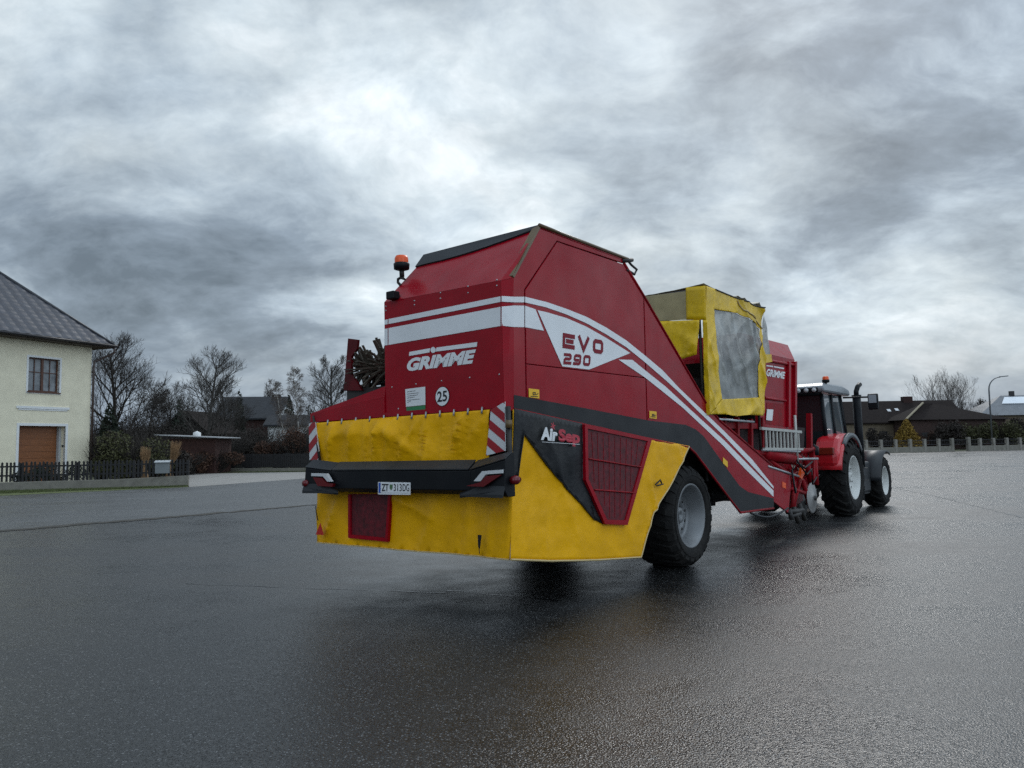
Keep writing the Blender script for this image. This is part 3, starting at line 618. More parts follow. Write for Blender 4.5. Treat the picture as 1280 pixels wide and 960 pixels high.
d = 112; hh1, hr = gable_house('bungalow', 'long low house with dark brown roof behind the far fence', 1128, d, R_(-3), 17.5, 9, hgt(1130, 527, d), hgt(1130, 502.5, d+4.5), BEIGE, RBROWN)
b = MB(); b.box((2.0, 4.0, 6.2), (3.3, 5.1, hgt(1149, 495.5, 116))); b.build('chimney', BRICK, hr)
for u in (-3.5, -1.2, 1.4): b = MB(); b.box((u, -.04, 1.0), (u+1.1, -.004, 2.6)); b.build('window', INK, hh1)
for u, zz_ in ((-1.3, 5.3), (-.1, 5.4)): b = MB(); k = (hgt(1130, 502.5, d+4.5)-hgt(1130, 527, d))/4.5; y = (zz_-hgt(1130, 527, d))/k; b.prism([(u, y, zz_+.22), (u+.5, y, zz_+.22), (u+.5, y+.5, zz_+.22+.5*k), (u, y+.5, zz_+.22+.5*k)], (0, 0, .05)); b.build('skylight', LENSW, hr)
h2 = empty('hipped_house', loc=gp(1193, 106), rz=R_(-4)); tag(h2, 'dark brown hipped house with pale verge board behind the bare bushes', 'house')
za, zb = hgt(1190, 524, 106), hgt(1165, 503, 106)
b = MB(); b.box((-6.0, 0, 0), (6.6, 7, za)); b.build('wall', mat('dark_plaster', (.05, .028, .023), .9, var=.2), h2)
b = MB(); b.add([(-6.8, -.6, za), (7.2, -.6, za-.1), (7.2, 7.6, za-.1), (-6.8, 7.6, za), (-3.1, 2.5, zb), (-1.2, 3.5, zb)], [(0, 1, 5, 4), (1, 2, 5), (2, 3, 4, 5), (3, 0, 4), (0, 3, 2, 1)]); b.build('roof', RBROWN, h2)
b = MB(); b.tube([(-6.85, -.68, za+.1), (-3.12, 2.42, zb+.1)], .13, 4); b.build('verge_board', mat('pale_board', (.34, .29, .20), .8), h2)
for u in (-4.6, -1.5, 1.6, 4.2): b = MB(); b.box((u, -.04, .9), (u+1.2, -.004, 2.3)); b.build('window', INK, h2)
h3 = empty('solar_building', loc=gp(1282, 118), rz=R_(-8)); tag(h3, 'grey roofed building with bright reflecting panel near the right edge', 'building')
za, zb = hgt(1270, 518, 118), hgt(1280, 494, 122)
b = MB(); b.box((-5.6, 0, 0), (12, 9, za)); b.build('wall', BEIGE, h3)
b = MB(); b.add([(-7.0, -.6, za-.1), (12.6, -.6, za-.1), (12.6, 9.6, za-.1), (-7.0, 9.6, za-.1), (-1.5, 4.5, zb), (12.6, 4.5, zb)], [(0, 1, 5, 4), (2, 3, 4, 5), (3, 0, 4), (1, 2, 5), (0, 3, 2, 1)]); rr = b.build('roof', mat('light_grey_roof', (.12, .13, .145), .45, var=.2, vscale=2), h3)
kz = (zb-za+.1)/5.1
def rp(u, y, o=.08): return (u, y, za-.1+(y+.6)*kz+o)
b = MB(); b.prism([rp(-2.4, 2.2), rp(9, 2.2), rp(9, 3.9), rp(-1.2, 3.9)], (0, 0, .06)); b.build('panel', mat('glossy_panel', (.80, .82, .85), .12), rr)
b = MB(); b.box((-.1, 4.3, zb-.3), (.5, 4.9, zb+.7)); b.build('chimney', DKMET, rr)

make_bush('conical_shrub', 'golden conical conifer shrub in front of the long low house', gp(1131, 98), 4.3, hgt(1131, 523, 98), 80, GOLD, 5200, .13, cone=.9, twigs=10)
for i, (lab, px, d, w_, h_, m) in enumerate((('dark bushy shrub before the hipped house', 1178, 101, 4.6, 4.0, DULL), ('olive shrub right of the gate pillar', 1216, 102, 5.5, 3.6, OLIVE), ('olive shrub below the solar roof', 1258, 104, 5.2, 3.7, OLIVE),
     ('dark shrub at the right edge of the photo', 1285, 106, 5.5, 4.6, DULL), ('tall dull shrub close behind the lamp pole', 1236, 108, 4.6, 4.8, DULL), ('low russet shrub left of the hipped house', 1158, 103, 3.2, 2.4, BROWNL), ('grey shrub at the foot of the low house wall', 1096, 99, 3.4, 2.9, DULL))):
    make_bush('garden_bush', lab, gp(px, d), w_, h_, 90+i, m, 3000, .15, 'garden bushes behind the far fence', twigs=160)
sl_ = empty('street_lamp', loc=gp(1237, 97.5)); tag(sl_, 'tall grey street lamp with curved arm before the far fence', 'street lamp')
tp = hgt(1240, 471, 97.5); b = MB(); pts = [(0, 0, 0), (0, 0, tp-1.9)]
for k in range(7): a = k/6*math.pi/2; pts.append((1.55*(1-math.cos(a)), 0, tp-1.6+1.55*math.sin(a)))
b.tube(pts, .10, 8, r1=.05); b.tube([(0, 0, 0), (0, 0, 1.1)], .14, 8); b.build('pole', mat('lamp_grey', (.12, .125, .13), .5, metal=.3), sl_)
b = MB(); b.prism([(1.45, -.16, tp-.07), (2.5, -.12, tp+.02), (2.5, .12, tp+.02), (1.45, .16, tp-.07)], (0, 0, .12)); b.build('lamp_head', mat('lamp_head_grey', (.16, .165, .17), .4), sl_)

# ------------------------------------------------------------------ potato harvester
hv = empty('potato_harvester', mw=MW); tag(hv, 'large red and yellow trailed potato harvester standing on the wet asphalt', 'harvester')
def part(b, name, m, parent=hv, **k): return b.build(name, m, parent, **k)
NX = Vector((-1, 0, 0)); NY = Vector((0, -1, 0))
# housing -----------------------------------------------------------
YL = RR((481, 450)).y
Rb, Rt = RR((642, 512)), RR((642, 347)); Lt, Lb = RR((481, 378)), RR((481, 522))
AP = S((675, 285)); APL = LOC(530, 324, 0, AP.x); RF = S((781, 326)); KN = S((804.5, 370)); K2 = S((885, 509)); K3 = S((900, 527)); NO = S((967, 584)); NB = S((967, 634))
ztop = AP.z-.01; X0 = .0
G_ = .02
b = MB()                                  # rear box, 2 cm inside its skin panels
prof = [(.19, 2.16), (.19, Rt.z-.04), (AP.x, AP.z-.05), (RF.x, RF.z-.05), (KN.x, KN.z-.02), (KN.x, 2.1)]
n = len(prof); vs = [(x, .03, z) for x, z in prof]
yl = [YL-.02, YL-.02, APL.y-.02, APL.y-.02, YL-.02, YL-.02]
vs += [(x if i > 1 else .04, yl[i], z if i != 1 else Lt.z-.02) for i, (x, z) in enumerate(prof)]
b.add(vs, [list(range(n))[::-1], list(range(n, 2*n))]+[(i, (i+1) % n, (i+1) % n+n, i+n) for i in range(n)])
part(b, 'housing', SEAM)
# rear panel
def slab_rear(pts, t=.028, x=0.0): return [RR(p, x) for p in pts], (t, 0, 0)
YC = RR((628, 430)).y; CT, CB = S((642.3, 347.3)), S((642.3, 512)); RcT = RR((628, 350.2))
b = MB(); P = [Vector((0, YC, Rb.z-.03)), Vector((0, YC, RcT.z)), Vector((0, YL, Lt.z)), Vector((0, YL, Lb.z-.03))]
b.prism(P, (.028, 0, 0))
for p in [(482.5, 383), (482.5, 388), (518, 376), (518, 381), (550.5, 366), (550.5, 373), (585, 358), (585, 366), (621, 350), (621, 357), (490, 484), (520, 480), (552, 476), (587, 472), (624, 468), (498, 511), (545, 516)]:
    c = RR(p); b.lathe([(0, .011), (-.006, .009), (-.008, 0)], c, 'x', 8, 1)
part(b, 'rear_panel', [RED, STEEL], bevel=.006)
b = MB(); b.add([(0, YC-.003, Rb.z-.03), (0, YC-.003, RcT.z), CT, CB, (.03, YC-.003, Rb.z-.03), (.03, YC-.003, RcT.z), CT+Vector((.03, .03, 0)), CB+Vector((.03, .03, 0))], [(0, 1, 2, 3), (4, 5, 6, 7), (0, 1, 5, 4), (1, 2, 6, 5), (2, 3, 7, 6), (3, 0, 4, 7)]); part(b, 'corner_panel', RED)
b = MB(); P = [CT+Vector((0, 0, .003)), AP, APL, Vector((0, YL, Lt.z+.003)), Vector((0, YC, RcT.z+.003))]; nrm = (P[1]-P[4]).cross(P[3]-P[4]).normalized(); nrm = nrm if nrm.x < 0 else -nrm
_d = MI @ ray(530, 324); _c = MI @ (CAM-ORG); APL = _c+_d*((P[4]-_c).dot(nrm)/_d.dot(nrm)); P[2] = APL; P = [P[4], P[1], P[2], P[3]]
b.prism(P, -nrm*.028); TRI = [P[0], CT+Vector((0, 0, .003)), P[1]]; b.prism(TRI, (.03, .02, 0)); part(b, 'sloped_rear_panel', RED)
b = MB(); b.prism([Vector((.03, YL-.015, 2.2)), Vector((.03, YL-.015, Lt.z)), APL+Vector((.03, -.015, 0)), Vector((RF.x, APL.y-.015, RF.z)), Vector((KN.x, YL-.015, KN.z)), Vector((KN.x, YL-.015, 2.2))], (0, .02, 0)); part(b, 'left_panel', RED)
b = MB(); q0_ = P[1]+nrm*.012; q1_ = P[2]+nrm*.012; dn = (P[3]-P[2]).normalized(); pts = []
for k in range(9):
    t = k/8; pts.append(q0_.lerp(q1_, t)+dn*(.02+.17*math.sin(min(1, t*1.15)*math.pi*.62))+nrm*.01)
b.prism([q0_+Vector((0, 0, .03)), q1_+Vector((0, 0, .05))]+pts[::-1], -nrm*.02); part(b, 'rubber_flap', DGREY)
b = MB(); b.prism([CT+Vector((0, -.006, 0)), AP+Vector((0, -.006, .0)), AP+Vector((0, .085, .0)), CT+Vector((-.045, .05, .0))], nrm*.03); part(b, 'hip_trim', TAN)  # olive-brown of a reflection put into the trim colour
b = MB(); b.prism([AP+Vector((0, .0, 0)), RF+Vector((0, 0, 0)), Vector((RF.x, APL.y, RF.z)), APL], (0, 0, .03)); part(b, 'roof_panel', RED, bevel=.005)
b = MB(); b.tube([AP+Vector((-.02, -.005, .03)), S((700, 293.5))+Vector((0, 0, .02)), S((785, 325))+Vector((0, 0, .01))], .022, 8); part(b, 'roof_edge_trim', TAN)
b = MB(); a_ = S((785, 326)); b.tube([a_, S((789, 331)), S((796, 337)), S((793, 343)), S((783, 337))], .018, 6); b.tube([S((778, 326)), S((790, 325))], .03, 6); part(b, 'latch_handle', DSTEEL)
# side panels with real gaps between them
def sidepanel(name, pts, m=RED, t=.028, off=0.0, **k):
    b = MB(); b.prism([S(p)+Vector((0, -off, 0)) for p in pts], (0, t, 0)); return part(b, name, m, **k)
sidepanel('side_panel', [(642, 347.3), (675, 285.6), (781, 325.8), (779.6, 329), (696, 301), (655.2, 362), (657.6, 512), (642, 512)], bevel=.005)
sidepanel('side_panel', [(656.6, 363), (696.7, 302.4), (780, 330.6), (804.2, 370.5), (807, 472), (658.1, 454.5)], bevel=.005)
sidepanel('side_panel', [(658.1, 455.3), (807, 472.8), (809, 547), (659, 514)], bevel=.005)
sidepanel('side_panel', [(805.4, 372), (885, 509), (900, 527), (967, 584), (967, 634), (925.5, 639.5), (868, 565), (861, 558), (810.3, 547)], bevel=.005)
b = MB(); b.tube([S((780, 329)), S((804.5, 369.5)), S((885, 508)), S((900, 526)), S((967, 583.3))], .02, 6); part(b, 'edge_beading', RED2)
# elevator trough behind the sloping panel
b = MB()
E_ = [(KN.x, KN.z-.08), (K2.x, K2.z-.1), (K3.x, K3.z-.1), (NO.x, NO.z-.08), (NB.x, NB.z+.05), (S((925.5, 639)).x, S((925.5, 639)).z+.05), (S((868, 565)).x, S((868, 565)).z+.05), (KN.x, 2.0)]
b.prism([(x, .04, z) for x, z in E_], (0, .02, 0)); part(b, 'elevator_wall', SEAM)
b = MB(); b.prism([(x, 1.1, z-.05) for x, z in E_], (0, .03, 0)); part(b, 'elevator_wall', SEAM)
b = MB(); k = .22
b.prism([(KN.x, .06, KN.z-.5), (K2.x, .06, K2.z-.5), (NO.x, .06, NO.z-.35), (NO.x, .06, NO.z-.4), (K2.x, .06, K2.z-.56), (KN.x, .06, KN.z-.56)], (0, 1.04, 0)); part(b, 'elevator_belt', DSTEEL)
# charcoal belt band ------------------------------------------------
b = MB()
top = [(642, 493.5), (660, 497), (735, 511), (810, 525.5), (857, 531), (870, 537), (880, 546), (895, 567), (910, 588), (924, 607), (935, 615), (967, 623)]
bot = [(967, 634.5), (925.3, 640), (895, 600), (869, 565.5), (861, 558), (810, 547.5), (720, 527.8), (660, 514.5), (642, 511)]
b.add(side_poly(top+bot, .004), [list(range(len(top+bot)))]); part(b, 'charcoal_band', CHAR)
b = MB(); b.tube([S(p)+Vector((0, .0, -.012)) for p in bot], .02, 6); part(b, 'lower_edge', RED2)
# white stripes -----------------------------------------------------
thT = [(656, 371), (682.5, 377.5), (707.5, 386), (732.5, 396), (757.5, 409.5), (782.5, 425.5), (806, 444.5), (827.5, 462.5), (848.5, 485), (872.5, 508), (905, 539), (940, 574.5), (966.6, 608)]
thB = [(656, 378), (682.5, 384.3), (707.5, 393), (732.5, 404), (757.5, 418), (782.5, 434), (806, 453), (832.5, 476), (850, 492), (867.5, 509.3), (905, 545.5), (935, 577), (966.6, 611)]
tkT = [(806, 462.8), (832.5, 484), (866, 515), (905, 550.5), (935, 581), (966.6, 613.3)]
tkB = [(806, 472), (827.5, 489), (853.5, 510), (902.5, 556), (932, 587), (966.6, 621)]
def strip_s(b, T, B, off=.005):
    n = len(T); b.add(side_poly(T, off)+side_poly(B, off), [(i, i+1, n+i+1, n+i) for i in range(n-1)])
b = MB(); strip_s(b, thT, thB); strip_s(b, [(656, 382.2), (669, 386.6)], [(656, 409), (679.5, 413.5)]); strip_s(b, [(690.8+82, 449.5)]+[(790, 450)]+tkT if False else [(790, 441.8+8)]+tkT, [(772.5, 449.5)]+tkB if False else [(772.8, 449.5)]+tkB)
up_ = [(671.5, 387.8), (682.5, 390.2), (707.5, 397.5), (732.5, 408.3), (757.5, 422.5), (787.5, 441.3)]
b.add(side_poly(up_+[(736, 462), (702.5, 458)], .005), [list(range(8))])
part(b, 'side_stripe', WHITE)
b = MB()                                  # stripes wrapped over the rear corner
for (l0, r0, l1, r1, c0, c1) in (((481, 400), (626, 370.4), (481, 406), (626, 377.4), (371, 371), (378, 378)), ((481, 411.3), (626, 383.6), (481, 432), (626, 407.5), (382, 382.2), (408.8, 409))):
    b.add([RR(l0)+NX*.005, RR((485, l0[1]-.9))+NX*.005, RR((485, l1[1]-.8))+NX*.005, RR(l1)+NX*.005], [(0, 1, 2, 3)])
    b.add([RR((486, l0[1]-1.1))+NX*.005, RR(r0)+NX*.005, RR(r1)+NX*.005, RR((486, l1[1]-.9))+NX*.005], [(0, 1, 2, 3)])
    A = RR((627.4, r0[1]-.3))+NX*.005; A2 = RR((627.4, r1[1]-.3))+NX*.005; nc = Vector((-.7, -.7, 0))*.006
    B_ = S((642.3, c0[0]))+nc; B2 = S((642.3, c1[0]))+nc; C_ = S((655, c0[1]))+NY*.005; C2_ = S((655, c1[1]))+NY*.005
    b.add([A, B_, C_, C2_, B2, A2], [(0, 1, 4, 5), (1, 2, 3, 4)])
part(b, 'rear_stripe', WHITE)
# lettering ---------------------------------------------------------
def glyphs(b, strokes, wd, o, u, v, off):
    for st, cl in strokes:
        for q in ribbon(st, wd, cl): b.add([Vector(o)+Vector(u)*p.x+Vector(v)*p.y+off for p in q], [(0, 1, 2, 3)])
def word(name, word_, bl, br, tl, m, wd=.2):
    o, u1, v1 = S(bl), S(br)-S(bl), S(tl)-S(bl); n = len(word_); cw = 1/(n+(n-1)*.22); b = MB()
    for i, ch in enumerate(word_):
        x0 = i*cw*1.22; a = wd/2
        GL = {'E': [([(1, 1-a), (a+.0, 1-a), (a, a), (1, a)], False), ([(2*a+.01, .5), (.9, .5)], False)],
              'V': [([(a*.6, 1), (.5, a*.7), (1-a*.6, 1)], False)],
              'O': [([(a+.1, 1-a), (1-a-.1, 1-a), (1-a, 1-a-.12), (1-a, a+.12), (1-a-.1, a), (a+.1, a), (a, a+.12), (a, 1-a-.12)], True)],
              '2': [([(0, 1-a), (1-a-.1, 1-a), (1-a, 1-a-.1), (1-a, .5+.1), (1-a-.1, .5), (a+.1, .5), (a, .4), (a, a), (1, a)], False)],
              '9': [([(0, a), (1-a-.1, a), (1-a, a+.1), (1-a, 1-a-.1), (1-a-.1, 1-a), (a+.1, 1-a), (a, 1-a-.1), (a, .55), (a+.1, .45), (1-2*a-.01, .45)], False)],
              '0': None}
        g = GL[ch] or GL['O']
        sc = cw
        ww = wd
        for st, cl in g:
            asp = u1.length*cw/v1.length
            pts = [(p[0]*asp, p[1]) for p in st]
            for q in ribbon(pts, ww*.9, cl): b.add([o+u1*(x0+p.x/asp*sc)+v1*p.y+NY*.009 for p in q], [(0, 1, 2, 3)])
    return part(b, name, m)
word('lettering', 'EVO', (701.5, 435), (754, 443.5), (702, 415.5), LETR, .31)
word('lettering', '290', (703, 455.5), (737, 458), (704.5, 441), LETR, .29)
def brand(bl, br, tl, bars, dot, plane, off, m=WHITE):
    b = MB(); lettering('lettering', 'GRIMME', plane(bl)+off, plane(br)+off, plane(tl)+off, m, hv, shear=.25, bold=.055, mb=b)
    for q in bars: b.add([plane(p)+off for p in q], [(0, 1, 2, 3)])
    if dot:
        c, r0 = dot; C = plane(c)+off; U = (plane((c[0]+r0, c[1]))-plane(c)); V = (plane((c[0], c[1]-r0*1.15))-plane(c)); b.add([C+U*math.cos(k*.524)+V*math.sin(k*.524) for k in range(12)], [list(range(12))])
    part(b, 'lettering', m)
brand((509, 464.5), (595, 454), (509.5, 448.2), [[(512, 440), (538.2, 435.3), (537.2, 440.5), (511.5, 445)], [(546, 434.5), (597, 427.6), (596.5, 433.3), (545, 439.5)]], ((541.8, 437.5), 3.3), RR, NX*.006)
# notice, speed disc, stickers
b = MB(); b.add(rear_poly([(507, 486.5), (532, 483.3), (532.2, 506), (508, 508.5)], .006), [(0, 1, 2, 3)]); b.add(rear_poly([(508.2, 509), (532.2, 506.5), (532, 515), (509, 517.5)], .006), [(0, 1, 2, 3)], 1)
for k in range(6):
    y = 489.5+k*2.6; x2 = (520, 524, 523, 519, 525, 514)[k]; b.add(rear_poly([(509.5, y+.2), (x2, y-1.4), (x2, y-.9), (509.5, y+.75)], .008), [(0, 1, 2, 3)], 2)
part(b, 'notice_plate', [WHITE, GREEN, DGREY])
def disc(c, rx, ry, plane, off, b, mi=0, n=28):
    C = plane(c); U = plane((c[0]+rx, c[1]-rx*.1))-C; V = plane((c[0], c[1]-ry))-C
    b.add([C+off+U*math.cos(2*math.pi*k/n)+V*math.sin(2*math.pi*k/n) for k in range(n)], [list(range(n))], mi)
b = MB(); disc((553.3, 495.5), 9.0, 12.4, RR, NX*.005, b, 1); disc((553.3, 495.5), 8.4, 11.7, RR, NX*.007, b, 0)
lettering('', '25', RR((547, 503))+NX*.009, RR((559.5, 501.5))+NX*.009, RR((547, 489.5))+NX*.009, INK, hv, bold=.02, mb=b, mi=1); part(b, 'speed_disc', [WHITE, INK])
def sticker(pts, m=YEL, mark=True, plane=S, off=NY*.009):
    b = MB(); b.add([plane(p)+off for p in pts], [(0, 1, 2, 3)])
    if mark:
        c = ((pts[0][0]+pts[2][0])/2, (pts[0][1]+pts[2][1])/2); w_ = abs(pts[1][0]-pts[0][0])
        C = plane(c)+off*1.4; U = plane((c[0]+1, c[1]))-plane(c); V = plane((c[0], c[1]-1))-plane(c)
        for q in ribbon([(-.1*w_, .1*w_), (.1*w_, .1*w_), (.1*w_, -.12*w_), (-.1*w_, -.12*w_)], .9, True): b.add([C+U*p.x+V*p.y for p in q], [(0, 1, 2, 3)], 1)
        for q in ribbon([(.18*w_, -.12*w_), (.38*w_, 0)], .9): b.add([C+U*p.x+V*p.y for p in q], [(0, 1, 2, 3)], 1)
        for q in ribbon([(-.35*w_, -.26*w_), (.35*w_, -.3*w_)], .8): b.add([C+U*p.x+V*p.y for p in q], [(0, 1, 2, 3)], 1)
    part(b, 'warning_sticker', [m, INK])
sticker([(660, 485.5), (673.3, 487), (673.5, 498.3), (660.2, 496.5)]); sticker([(811, 513.5), (820, 514.5), (820.2, 523.7), (811, 522.5)]); sticker([(903, 571.5), (909, 577), (909, 584.5), (903, 579)], mark=False)
# rear left hood ----------------------------------------------------
YD = RR((391, 528)).y; zd = RR((391, 528)).z; h0 = RR((390, 517)); h1 = RR((481, 496))
b = MB(); F0 = Vector((-.02, YD+.03, zd)); F1 = Vector((-.02, YL+.001, zd-.0)); T0 = Vector((-.02, YD+.03, h0.z)); T1 = Vector((-.02, YL+.001, h1.z))
B0 = Vector((.5, YD-.2, h0.z+.10)); B1 = LOC(481, 483, 1, YL+.001)
D0 = Vector((1.8, YD-.2, zd)); D1 = Vector((1.8, YL+.001, zd)); U0 = Vector((1.8, YD-.2, h0.z+.1)); U1 = Vector((1.8, YL+.001, B1.z))
b.add([F0, F1, T1, T0, B0, B1, U0, U1, D0, D1], [(0, 1, 2, 3), (3, 2, 5, 4), (4, 5, 7, 6), (0, 3, 4, 6, 8), (1, 9, 7, 5, 2), (6, 7, 9, 8), (0, 8, 9, 1)]); part(b, 'left_hood', RED, bevel=.006)
b = MB(); x = 395
while x < 612: p = RR((x, 529-(x-395)*.079)); b = MB(); b.tube([p+Vector((-.03, 0, .03)), p+Vector((-.04, 0, -.04))], .012, 6); x += 17.5; part(b, 'tarpaulin_button', STEEL)
# lower red lip under the rear panel
b = MB(); b.prism([Vector((-.012, .13, RR((614, 511)).z)), Vector((-.012, YD, zd-.0)), Vector((-.012, YD, zd+.05)), Vector((-.012, .13, RR((614, 511)).z+.05))], (.01, 0, 0)); part(b, 'rear_lip', RED)
# tarpaulins --------------------------------------------------------
b = MB(); tarp(b, [RR(p, -.02) for p in [(392.5, 529), (612, 512), (607, 584), (399, 584)]], NX, 0, 1.8, ramp=lambda c: max(0, min(1, (2.2-c.z)*5))); part(b, 'rear_curtain', TARPY, solid=.006)
GY0, GY1 = RR((493, 640)).y, RR((441, 640)).y
rr_k = lambda c: max(.0, min(1, c.y*4))*max(.25, min(1, (3.2-c.y)*3))*min(1, max(.12, (abs(c.y-(GY0+GY1)/2)-(GY1-GY0)/2)*2.5+.3))
b = MB(); tarp(b, [RR(p, -.02) for p in [(397, 608), (641, 608), (637, 700), (397, 678)]], NX, 0, 2.0, ramp=rr_k); part(b, 'rear_skirt', TARPY, solid=.006)
sk = [(690, 702), (637, 700), (640, 512), (725, 530.5), (810, 548), (860.5, 557.5), (835, 610), (815, 641), (800, 697), (745, 700.5)]
GX0, GX1 = S((725, 590)).x, S((806, 590)).x
taut = lambda t, a, b_: min(1, max(.12, (abs(t-(a+b_)/2)-(b_-a)/2)*2.5+.35))
BX1 = S((815, 600)).x
rs = lambda c: max(0, min(1, (2.1-c.z)*1.5))*max(.35, min(1, (BX1+.3-c.x)*3))*max(0.0, min(1, (c.x+.02)*4))*taut(c.x, GX0, GX1)
b = MB(); tarp(b, [S(p, -.0) for p in sk], NY, .012, 1.25, ramp=rs); part(b, 'side_skirt', TARPY, solid=.006)
b = MB(); tarp(b, [S(p, 0) for p in [(640.5, 511), (725, 529.5), (725.5, 600), (751, 655), (741, 649.5), (695, 595), (652.3, 541), (646, 598), (638.3, 605)]], NY, .026, 1.25, ramp=rs); part(b, 'black_side_tarpaulin', TARPB, solid=.006)
def hemline(pts, plane, nrm, off, k, ramp, name='hem', m=HEM, wd=.012):
    P = []
    for i in range(len(pts)-1):
        a_, c_ = plane(pts[i]), plane(pts[i+1]); n = max(2, int((c_-a_).length/.06))
        for j in range(n): P.append(a_.lerp(c_, j/n))
    P.append(plane(pts[-1])); b = MB(); b.tube([p+nrm*(off+wr(p, k*ramp(p))) for p in P], wd, 5); part(b, name, m)
hemline([(637.5, 699.3), (690, 701.3), (745, 699.8), (800, 696.3), (815, 640.5), (835, 609.5), (860.3, 558)], S, NY, .016, 1.25, rs)
hemline([(397, 677.8), (637, 699.6)], lambda p: RR(p, -.02), NX, .006, 2.0, rr_k, m=HEM, wd=.009)
hemline([(637.8, 606), (646.3, 598.5), (652.3, 542), (695, 596), (741, 650)], S, NY, .031, 1.25, rs, m=TARPB, wd=.008)
# AirSep badge
OFF = NY*.066
def drape(b):
    b.v = [p+NY*wr(p, 1.25*rs(p)) for p in b.v]; return b
b = MB(); lettering('', 'Air', S((670.5, 550))+OFF, S((690.5, 552))+OFF, S((671, 533.5))+OFF, WHITE, hv, bold=.05, mb=b); part(drape(b), 'lettering', WHITE)
LR = mat('bright_red_lettering', (.45, .02, .04), .4)
b = MB(); lettering('', 'Sep', S((692, 556.0))+OFF, S((718.5, 558.8))+OFF, S((692.2, 536.0))+OFF, LR, hv, bold=.05, mb=b)
c = S((685, 533))+OFF
for k in range(3):
    a_ = k*math.pi/3+.2; u_ = Vector((math.cos(a_), 0, math.sin(a_))); v_ = Vector((-u_.z, 0, u_.x))
    b.add([c+u_*.045+v_*.006-NY*k*.001, c+u_*.045-v_*.006-NY*k*.001, c-u_*.045-v_*.006-NY*k*.001, c-u_*.045+v_*.006-NY*k*.001], [(0, 1, 2, 3)])
part(drape(b), 'lettering', LR)
b = MB(); b.add([S(p)+OFF for p in [(672, 552.3), (718, 555.4), (718, 555.9), (672, 552.8)]], [(0, 1, 2, 3)]); part(drape(b), 'badge_underline', WHITE)
# red mesh guard on the side
vg = [(725.5, 530.5), (810, 548), (779, 656), (751, 655), (726.5, 600)]
inn = [(729, 536), (804.5, 551.5), (776.5, 650), (753.5, 649.5), (730, 599)]
b = MB(); n = 5; Po = [S(p)+NY*.065 for p in vg]; Pi = [S(p)+NY*.065 for p in inn]; Pb = [S(p)+NY*.0 for p in vg]; Pj = [S(p)+NY*.048 for p in inn]
b.add(Po+Pi+Pb+Pj, [(i, (i+1) % n, n+(i+1) % n, n+i) for i in range(n)]+[(i, (i+1) % n, 2*n+(i+1) % n, 2*n+i) for i in range(n)]+[(n+i, n+(i+1) % n, 3*n+(i+1) % n, 3*n+i) for i in range(n)]); sv = part(b, 'side_guard_frame', RED)
b = MB(); b.add(Pj, [list(range(5))]); 
part(b, 'side_guard_mesh', MESHR, sv)
b = MB()
for (p, q, r0) in (((731, 573.5), (797, 584), .012), ((738, 612), (789, 616), .012)): b.tube([S(p)+NY*.06, S(q)+NY*.06], r0*.8, 5)
for k in range(9): x = 735+k*7.3; y1 = 597+(x-732)*2.0 if x < 756 else 647; y1 = min(y1, 647-(0 if x < 775 else (x-775)*3.4)); b.tube([S((x, 540+(x-735)*.2))+NY*.05, S((x-(x-765)*.12, y1))+NY*.05], .003, 4)
part(b, 'side_guard_bars', RED2, sv)
# dirt-coloured tie cords (little straps) on the skirt
b = MB(); b.tube([S((815, 606))+NY*.05, S((818, 600))+NY*.09, S((822, 604))+NY*.06], .012, 5); b.tube([S((817, 607))+NY*.05, S((824, 605))+NY*.06], .01, 5); part(b, 'tie_cord', DSTEEL)
b = MB(); b.add([RR(p)+NX*.115 for p in [(606, 667), (611, 667.5), (609, 684), (606.5, 682)]], [(0, 1, 2, 3)]); b.add([RR(p)+NX*.117 for p in [(607, 680), (608.3, 680), (608.8, 691), (608, 691)]], [(0, 1, 2, 3)]); part(b, 'skirt_slot', SEAM)
# rear red guard in the skirt
go = [(441, 617), (494, 617), (490, 676.5), (441, 671.5)]; gi = [(444, 617.5), (491, 617.5), (487.5, 671.5), (444, 667.5)]
b = MB(); Po = [RR(p)+NX*.075 for p in go]; Pi = [RR(p)+NX*.075 for p in gi]; Pb = [RR(p)+NX*.0 for p in go]; Pj = [RR(p)+NX*.055 for p in gi]
b.add(Po+Pi+Pb+Pj, [(i, (i+1) % 4, 4+(i+1) % 4, 4+i) for i in range(4)]+[(i, (i+1) % 4, 8+(i+1) % 4, 8+i) for i in range(4)]+[(4+i, 4+(i+1) % 4, 12+(i+1) % 4, 12+i) for i in range(4)]); sv = part(b, 'rear_guard_frame', RED)
b = MB(); b.add(Pj, [(0, 1, 2, 3)]); part(b, 'rear_guard_mesh', MESHR, sv)
b = MB(); b.add([RR(p)+NX*.13 for p in [(411, 652), (415.3, 667.5), (405, 667)]], [(0, 1, 2)]); part(b, 'triangular_reflector', mat('reflector_red', (.5, .02, .01), .35))
b = MB(); b.tube([RR((401, 632))+NX*.08, RR((402.5, 640))+NX*.09, RR((404, 650))+NX*.08], .006, 4); part(b, 'cord', DSTEEL)
